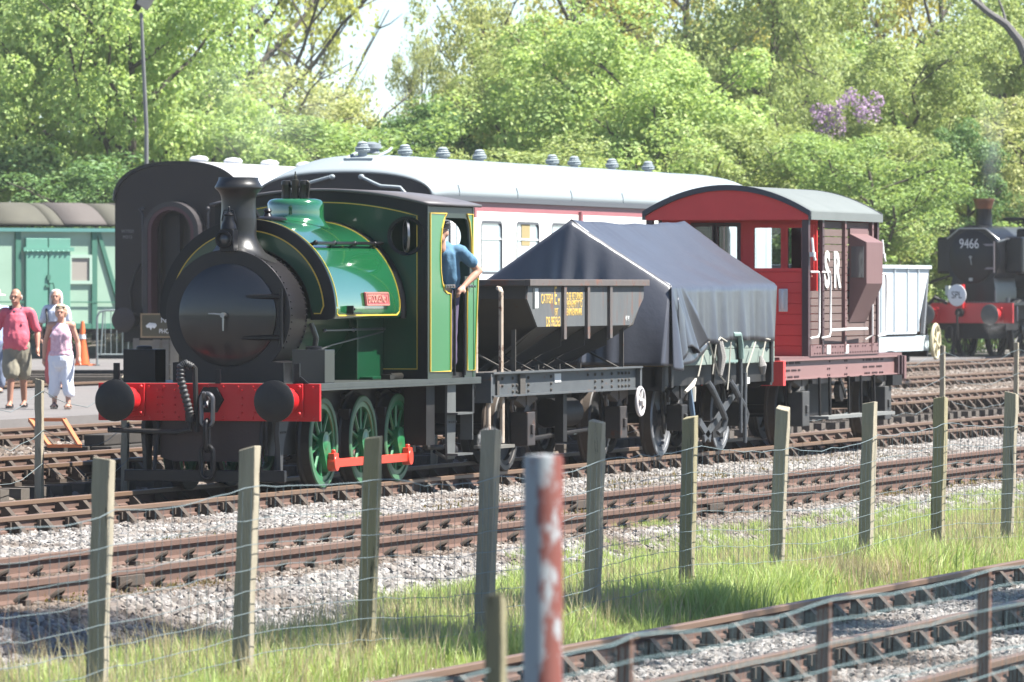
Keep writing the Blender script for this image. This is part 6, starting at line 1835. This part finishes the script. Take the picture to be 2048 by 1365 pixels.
def skeleton(seed, h, crown_r, spread, clear, nl, thick=1.0):
    """trunk with limbs; returns a mesh builder and limb end points"""
    r = random.Random(seed); mb = MB(); tips = []
    n = 7; pts = []; rad = []
    for i in range(n + 1):
        t = i / n
        pts.append((r.uniform(-.10, .10) * h * .05 * i ** .5, r.uniform(-.1, .1) * h * .05 * i ** .5, h * .93 * t)); rad.append(h * .020 * (1 - .85 * t) + .015)
    mb.tube(pts, rad, 8)
    for k in range(nl):
        t = clear + (1 - clear) * (k + .5) / nl * .95
        i = min(n - 1, int(t * n)); p = Vector(pts[i]).lerp(Vector(pts[i + 1]), t * n - i)
        a = k * 2.4 + r.uniform(-.5, .5); L = crown_r * (1.05 - .5 * t) * r.uniform(.7, 1.15) * spread; up = r.uniform(.45, .95)
        q = []; rr = []
        for s_ in range(5):
            f = s_ / 4
            q.append(p + Vector((math.cos(a) * L * f, math.sin(a) * L * f, L * up * f ** 1.2)) + Vector((r.uniform(-.06, .06) * L * s_ / 2, r.uniform(-.06, .06) * L * s_ / 2, 0))); rr.append(((h * .009 * (1 - t) + .035) * (1 - .75 * f) + .012) * thick)
        mb.tube(q, rr, 6); tips += [q[2], q[3], q[4]]
        for z in range(3):
            f = r.uniform(.35, .9); o = q[0].lerp(q[4], f); a2 = a + r.choice((-1, 1)) * r.uniform(.5, 1.1); l2 = L * r.uniform(.3, .55)
            e = o + Vector((math.cos(a2) * l2, math.sin(a2) * l2, l2 * r.uniform(.2, 1.0))); mid = o.lerp(e, .5) + Vector((0, 0, -.04 * l2))
            mb.tube([o, mid, e], [.03 * thick, .022 * thick, .010 * thick], 5); tips += [e, mid]
    return mb, tips


# base trees, 10 m tall; copies share these meshes
KINDS = {}
SPEC = {  # crown radius, crown bottom, clumps, leaves per clump, clump radius, leaf size, limbs, on-limb share
    'maple': (4.6, .8, 150, 370, .90, .076, 12, .35), 'bush': (4.4, .3, 150, 350, .85, .064, 10, .3), 'olive': (4.4, 3.0, 82, 85, .75, .085, 13, .92),
    'sparse': (5.2, 5.2, 74, 56, .55, .085, 15, 1.0), 'haw': (4.0, .2, 140, 240, .75, .070, 10, .4), 'pale': (3.6, .8, 125, 150, .70, .072, 14, .6), 'ivy': (3.0, .2, 100, 210, .65, .075, 6, .3)}
for ki, (kn, (cr_, zb_, nc, per, clr, ls, nl, share)) in enumerate(SPEC.items()):
    KINDS[kn] = []
    for var in range(2):
        seed = 100 + ki * 10 + var; r = random.Random(seed)
        mb, tips = skeleton(seed, 10, cr_, 1.0, {'sparse': .38, 'olive': .25}.get(kn, .28), nl, .9 if kn == 'sparse' else 1.0)
        cs = []; rs = []
        while len(cs) < nc:
            if r.random() < share and tips:
                p = r.choice(tips); c = (p.x + r.gauss(0, .35), p.y + r.gauss(0, .35), p.z + r.gauss(0, .3))
            else:
                u = r.random(); a = r.uniform(0, 6.283); zz = zb_ + (10.2 - zb_) * r.random()
                tz = (zz - zb_) / (10.2 - zb_)
                env = cr_ * (math.sin(math.pi * min(1, (tz * .92 + .08))) ** .55) * (.86 + .14 * math.sin(3 * a + seed))
                rr = env * (u ** .35); c = (rr * math.cos(a), rr * math.sin(a), zz)
            if c[2] < zb_ * .6: continue
            cs.append(c); rs.append(clr * r.uniform(.6, 1.25))
        tr = mb.build('trunk', BARK, fix=False); COL.objects.unlink(tr)
        KINDS[kn].append((tr, leaf_cloud('crown', cs, rs, per, ls, LM[kn], seed)))


def tree(kind, px, depth, h, wd, label, group=None, z=.1, name=None, cat=None):
    i = int(abs(px * 7 + depth)) % 2
    tr, cw = KINDS[kind][i]
    t = thing(name or ('tree' if h > 7.5 else 'bush'), label, cat or ('tree' if h > 7.5 else 'bush'), at(px, depth, z), random.uniform(0, 6.28), group)
    t.scale = (wd, wd, h / 10)
    dup(tr, t); dup(cw, t)
    return t


WOOD = 'trees and bushes behind the railway yard'
# front row of bushes and trees (photo column, distance, height, width factor)
ROW = [
    ('maple', -40, 182, 13.5, 1.05, 'big leafy maple at the left edge above the green van body', 0),
    ('maple', 120, 178, 12.0, 1.0, 'bright maple with a dark trunk rising just behind the patchy van roof', 0),
    ('maple', 265, 174, 11.0, .95, 'bright maple whose leaves surround the lamp post', 0),
    ('maple', 370, 190, 7.4, .75, 'maple between the lamp post and the bare limbed oak', 0),
    ('ivy', 200, 166, 5.0, 1.0, 'dark shaded bush against the left shoulder of the dark brown coach', 0),
    ('ivy', 60, 172, 5.6, 1.2, 'dark shaded undergrowth bush directly above the green van roof', 0),
    ('sparse', 500, 206, 15.0, 1.15, 'tall oak with black spreading limbs and thin yellow leaves against the sky', 0),
    ('sparse', 620, 228, 13.0, .6, 'thin leaved oak just to the right of the black limbed oak', 0),
    ('pale', 560, 178, 7.6, 1.0, 'pale feathery willow above the engine chimney', 0),
    ('pale', 680, 186, 7.2, .8, 'pale feathery tree above the green dome', 0),
    ('haw', 640, 172, 6.0, 1.1, 'dark green hawthorn right behind the first roof vents of the white coach', 0),
    ('ivy', 850, 178, 6.8, .95, 'dark green thicket above the middle of the white coach', 0),
    ('pale', 845, 200, 9.4, .38, 'slim tree with twin bare tops against the sky gap', 0),
    ('pale', 960, 184, 10.4, .6, 'slender upright tree with a straight visible trunk', 0),
    ('bush', 790, 168, 5.0, .8, 'yellowish bush showing over the coach roof beside the hatch', 0),
    ('bush', 1040, 180, 8.2, .8, 'rounded yellow green bush right of the slender upright tree', 0),
    ('maple', 1180, 176, 8.6, .95, 'broad mid green sycamore above the right half of the coach', 0),
    ('bush', 1100, 168, 5.2, 1.0, 'low bush along the coach roof behind the two close vents', 0),
    ('maple', 1330, 174, 7.6, .9, 'leafy mound behind the end of the white coach roof', 0),
    ('olive', 1150, 222, 15.0, 1.15, 'tall sparse oak behind the broad sycamore', 0),
    ('olive', 1370, 218, 14.5, 1.0, 'tall sparse oak with dark stems above the end of the coach roof', 0),
    ('bush', 1545, 196, 12.6, .98, 'large rounded yellow green tree left of the lilac flowers', 0),
    ('bush', 1480, 172, 6.0, .9, 'bush directly above the roof of the red brake van', 0),
    ('bush', 1640, 174, 5.6, .9, 'olive bush below the lilac flowers', 0),
    ('olive', 1720, 224, 15.0, 1.1, 'tall sparse oak above the lilac flowers', 0),
    ('olive', 1880, 220, 15.5, 1.0, 'tall oak with dark forked stems left of the grey bough', 0),
    ('bush', 1790, 180, 8.4, .9, 'tangled bush between the lilac and the pannier engine smoke', 0),
    ('haw', 1740, 170, 5.6, .8, 'hawthorn bush just right of the brake van roof', 0),
    ('ivy', 1935, 176, 6.2, .55, 'dark ivy clad bush immediately left of the copper chimney top', 0),
    ('bush', 2010, 186, 10.0, .9, 'pale yellow green tree at the right edge behind the engine smoke', 0),
    ('haw', 1850, 182, 4.6, .8, 'low thorn bush filling the gap between the white hopper and the pannier engine', 0),
    ('pale', 2070, 178, 7.0, .8, 'feathery bush cut by the right edge behind the pannier engine cab', 0),
]
for kd, px, d, h, wd, lb, _ in ROW: tree(kd, px, d, h, wd, lb)
# darker wood standing behind, read as one mass
for i, px in enumerate(range(-100, 2200, 165)):
    tree(('haw', 'bush', 'olive')[i % 3], px + random.uniform(-30, 30), 236 + 14 * (i % 2), (10.0, 12.0, 13.0)[i % 3] * (.46 if 330 < px < 1000 else 1.0), 1.15, 'tree in the far row of the wood behind the yard', WOOD)
tree('haw', 300, 205, 9, 1.1, 'dark tree filling in behind the lamp post maple')
tree('haw', 1250, 200, 8.5, 1.3, 'dark tree filling in behind the broad sycamore')
tree('haw', 1690, 205, 9.5, 1.2, 'dark tree filling in behind the lilac')
tree('haw', 1950, 205, 9.0, 1.1, 'dark tree filling in behind the ivy clad bush')
tree('haw', 470, 196, 6.2, 1.2, 'dark tree filling in below the black limbed oak')
# lilac in flower
ll = thing('lilac_bush', 'lilac bush with purple flower spikes among the yellow green trees', 'bush', at(1655, 178, .1))
tr, cw = KINDS['bush'][0]
o = dup(tr, ll, scale=(.55, .55, .70)); o = dup(cw, ll, scale=(.52, .52, .70))
r = random.Random(5); cs = []; rs = []
for k in range(46):
    u = r.uniform(-1.9, 2.1); cs.append((u * .29 * 1.0 + r.uniform(-.2, .2), -u * .95 + r.uniform(-.2, .2) if False else r.uniform(-1.2, -.4), 0)); rs.append(.13)
cs = []
for k in range(22):
    off = RT * r.uniform(-.75, .75) - F0 * r.uniform(1.4, 2.2); cs.append((off.x, off.y, 6.65 + off.dot(RT) * .45 + r.uniform(-.55, .35)))
for k in range(9):
    off = RT * r.uniform(.7, 1.9) - F0 * r.uniform(1.2, 2.0); cs.append((off.x, off.y, 7.1 + r.uniform(-.5, .25)))
fl = leaf_cloud('flower_spikes', cs, [r.uniform(.09, .2) for _ in cs], 34, .05, LM['lilac'], 77, flat=1.7); COL.objects.link(fl); fl.parent = ll
# bare bough reaching in at the top right
bo = thing('dead_bough_tree', 'grey leafless leaning bough at the top right corner', 'tree', at(2150, 170, .1))
b = MB(); q = [Vector((0, 0, 0)), Vector((.05, -.1, 3.2))]
for px, y in ((2062, 140), (2040, 85), (2012, 50), (1975, 25), (1948, 2), (1930, -20)):
    p = at(px, 170, 2.07 + (575 - y) / (FPX / 170)) - at(2150, 170, .1); q.append(p)
b.tube(q, [.22, .20, .16, .13, .11, .09, .07, .05], 8)
b.tube([q[4], q[4] + Vector((.1, .1, .35)), q[4] + Vector((.2, .3, .8))], [.05, .035, .02], 6); b.tube([q[5], q[5] + Vector((0, .2, .3)), q[5] + Vector((0, .4, .7))], [.05, .03, .02], 6)
b.build('trunk', mat('grey dead bark', (.16, .15, .145), .9, col2=(.22, .21, .20), scale=3, bump=.4), bo)

# three slender trees standing beside the photographer's path; their crowns shade patches of the ballast and grass
for i, (x, y, h, wd, lb) in enumerate(((43.6, 4.6, 16.5, .42, 'slender tree beside the near fence, shading the ballast'), (48.2, 2.6, 16.5, .36, 'slender tree beside the near fence, shading the grass'), (53.6, 1.2, 15.0, .4, 'slender tree beside the near fence, farthest along'))):
    t = thing('tree', lb, 'tree', (x, y, -.7)); tr, cw = KINDS['maple'][i % 2]
    dup(tr, t, scale=(.3, .3, h / 10)); dup(cw, t, loc=(0, 0, h * .72), scale=(wd, wd, h * .034))

# ---------------------------------------------------------------- grass and weeds
def blade_source(nm, cols, n, hmin, hmax, spread, wd, seed, seedhead=False):
    c = bpy.data.collections.new(nm)
    for k in range(3):
        r = random.Random(seed + k); vs = []; fs = []
        for i in range(n):
            a = r.uniform(0, 6.283); d = abs(r.gauss(0, spread)); x, y = d * math.cos(a), d * math.sin(a)
            h = r.uniform(hmin, hmax); bx, by = r.gauss(0, .22) * h, r.gauss(0, .22) * h; t = r.uniform(0, 6.283); w_ = wd * r.uniform(.6, 1.3); ux, uy = math.cos(t) * w_, math.sin(t) * w_
            o = len(vs)
            vs += [(x - ux, y - uy, 0), (x + ux, y + uy, 0), (x + bx * .35 + ux * .8, y + by * .35 + uy * .8, h * .6), (x + bx * .35 - ux * .8, y + by * .35 - uy * .8, h * .6), (x + bx, y + by, h)]
            fs += [(o, o + 1, o + 2, o + 3), (o + 3, o + 2, o + 4)]
        me = bpy.data.meshes.new('blades'); me.from_pydata(vs, [], fs); me.materials.append(leaf_mat(nm, *cols, trans=.4) if k == 0 else c.objects[0].data.materials[0])
        c.objects.link(bpy.data.objects.new('blades', me))
    return c


GG = blade_source('green grass blade', ((.25, .35, .105), (.35, .45, .15), (.48, .55, .23)), 46, .07, .22, .10, .0042, 1)
GD_ = blade_source('dry grass blade', ((.30, .26, .13), (.40, .34, .19), (.48, .42, .26)), 16, .16, .40, .12, .0032, 9)
GW = blade_source('ochre weed', ((.17, .13, .05), (.22, .16, .06), (.17, .18, .06)), 40, .015, .045, .13, .006, 20)
GB = blade_source('brown stalk', ((.15, .09, .06), (.21, .13, .09), (.26, .18, .13)), 7, .35, .75, .16, .0022, 30)


def patch(name, coll, y0, y1, dens, smin, smax, seed, k0=2.5, k1=4.75, xs=None):
    if xs: vs = [(x, y, prof(y) + .005) for y in (y0, (y0 + y1) / 2, y1) for x in xs]; fs = [(0, 1, 3, 2), (2, 3, 5, 4)]
    else: vs, fs = strip(y0, y1, .4, .005, k0, k1)
    return scatter(name, vs, fs, coll, dens, smin, smax, seed, upright=True)


patch('grass', GG, 12.65, 14.3, 100, .45, 1.2, 11)
patch('grass', GG, 14.2, 15.2, 70, .35, .9, 12, k0=3.05)
patch('grass', GG, 15.0, 15.75, 26, .3, .7, 13, k0=3.3)
patch('grass', GG, 12.35, 12.8, 45, .4, 1.0, 14, k0=3.2)
patch('dry_grass', GD_, 12.6, 14.4, 30, .5, 1.15, 15)
patch('dry_grass', GD_, 12.45, 13.1, 75, .6, 1.2, 16, xs=(50, 56.5))
patch('grass', GG, 12.5, 13.4, 140, .9, 1.7, 17, xs=(46.5, 50.5))
patch('grass', GG, 12.5, 13.6, 110, 1.0, 1.8, 18, xs=(53, 55.6))
patch('dead_stalks', GB, 13.2, 15.3, 1.6, .6, 1.1, 19, xs=(36.2, 38.8))
patch('dead_stalks', GB, 13.2, 15.0, 1.2, .6, 1.0, 21, xs=(39.8, 42.6))
for i, (y0, y1, x0_, x1_, dn) in enumerate(((16.1, 17.0, 66, 74, 14), (16.9, 17.8, 58, 66, 20), (19.3, 19.9, 62, 74, 12), (16.2, 16.8, 43, 47, 22), (18.6, 19.2, 52, 62, 9), (17.0, 17.7, 48, 53, 8), (19.6, 20.6, 70, 84, 8))):
    patch('ochre_weeds', GW, y0, y1, dn, .7, 1.6, 30 + i, xs=(x0_, x1_))
for i, (y0, y1, x0_, x1_, dn) in enumerate(((16.05, 16.5, 57.6, 59.2, 40), (22.9, 23.5, 60, 66, 30), (23.3, 23.9, 60, 70, 14), (19.4, 19.9, 58.5, 60, 10), (18.8, 19.3, 47, 48, 12))):
    patch('green_weeds', GG, y0, y1, dn, .25, .5, 50 + i, xs=(x0_, x1_))

# ---------------------------------------------------------------- steam and smoke
def puff(name, label, c, r, dens, sc, seed, col=(.95, .95, .95)):
    m = bpy.data.materials.new(name); m.use_nodes = True; n = m.node_tree.nodes; l = m.node_tree.links
    n.remove(n['Principled BSDF'])
    v = n.new('ShaderNodeVolumePrincipled'); v.inputs['Color'].default_value = (*col, 1); v.inputs['Anisotropy'].default_value = .2
    tc = n.new('ShaderNodeTexCoord'); t = n.new('ShaderNodeTexNoise'); t.inputs['Scale'].default_value = sc; t.inputs['Detail'].default_value = 5; t.inputs['Distortion'].default_value = 1.0
    l.new(tc.outputs['Object'], t.inputs['Vector'])
    ln = n.new('ShaderNodeVectorMath'); ln.operation = 'LENGTH'; l.new(tc.outputs['Object'], ln.inputs[0])
    a = n.new('ShaderNodeMapRange'); a.inputs['From Min'].default_value = 1.0; a.inputs['From Max'].default_value = .15; l.new(ln.outputs['Value'], a.inputs[0])
    s_ = n.new('ShaderNodeMapRange'); s_.inputs['From Min'].default_value = .45; s_.inputs['From Max'].default_value = .68; l.new(t.outputs[0], s_.inputs[0])
    k = n.new('ShaderNodeMath'); k.operation = 'MULTIPLY'; l.new(a.outputs[0], k.inputs[0]); l.new(s_.outputs[0], k.inputs[1])
    k2 = n.new('ShaderNodeMath'); k2.operation = 'MULTIPLY'; k2.inputs[1].default_value = dens; l.new(k.outputs[0], k2.inputs[0]); l.new(k2.outputs[0], v.inputs['Density'])
    l.new(v.outputs[0], n['Material Output'].inputs['Volume'])
    o = MB().ell((0, 0, 0), 1, 20, 14).build(name, m)
    o.location = c; o.scale = r
    return tag(o, label, 'steam', kind='stuff')


puff('steam_wisp', 'small white steam wisp under the rear of the green engine', (X0 + 5.35, YC - 1.35, .40), (.17, .15, .17), 30, 2.2, 1)
puff('steam_wisp', 'faint steam drifting beside the wheels of the pannier engine', at(1990, 163, 1.1), (.4, .4, .25), .7, 2, 2)
puff('smoke_plume', 'thin blue grey smoke rising from the copper topped chimney', at(1985, 165.5, 5.9), (.42, .42, 1.9), .9, 1.6, 3, (.6, .65, .7))

puff('smoke_plume', 'barely visible smoke and heat drifting from the tall black chimney', (X0 + 2.6, YC + .2, 4.05), (2.3, .7, .95), .16, 1.3, 4, (.85, .85, .82))
# ---------------------------------------------------------------- summer haze
hz = bpy.data.materials.new('haze air'); hz.use_nodes = True; n = hz.node_tree.nodes; l = hz.node_tree.links
n.remove(n['Principled BSDF'])
v = n.new('ShaderNodeVolumePrincipled'); v.inputs['Color'].default_value = (.93, .96, 1.0, 1); v.inputs['Density'].default_value = .00017; v.inputs['Anisotropy'].default_value = .15
l.new(v.outputs[0], n['Material Output'].inputs['Volume'])
tag(MB().box(-390, 2490, -590, 1990, -1.8, 24).build('haze', hz), kind='stuff')
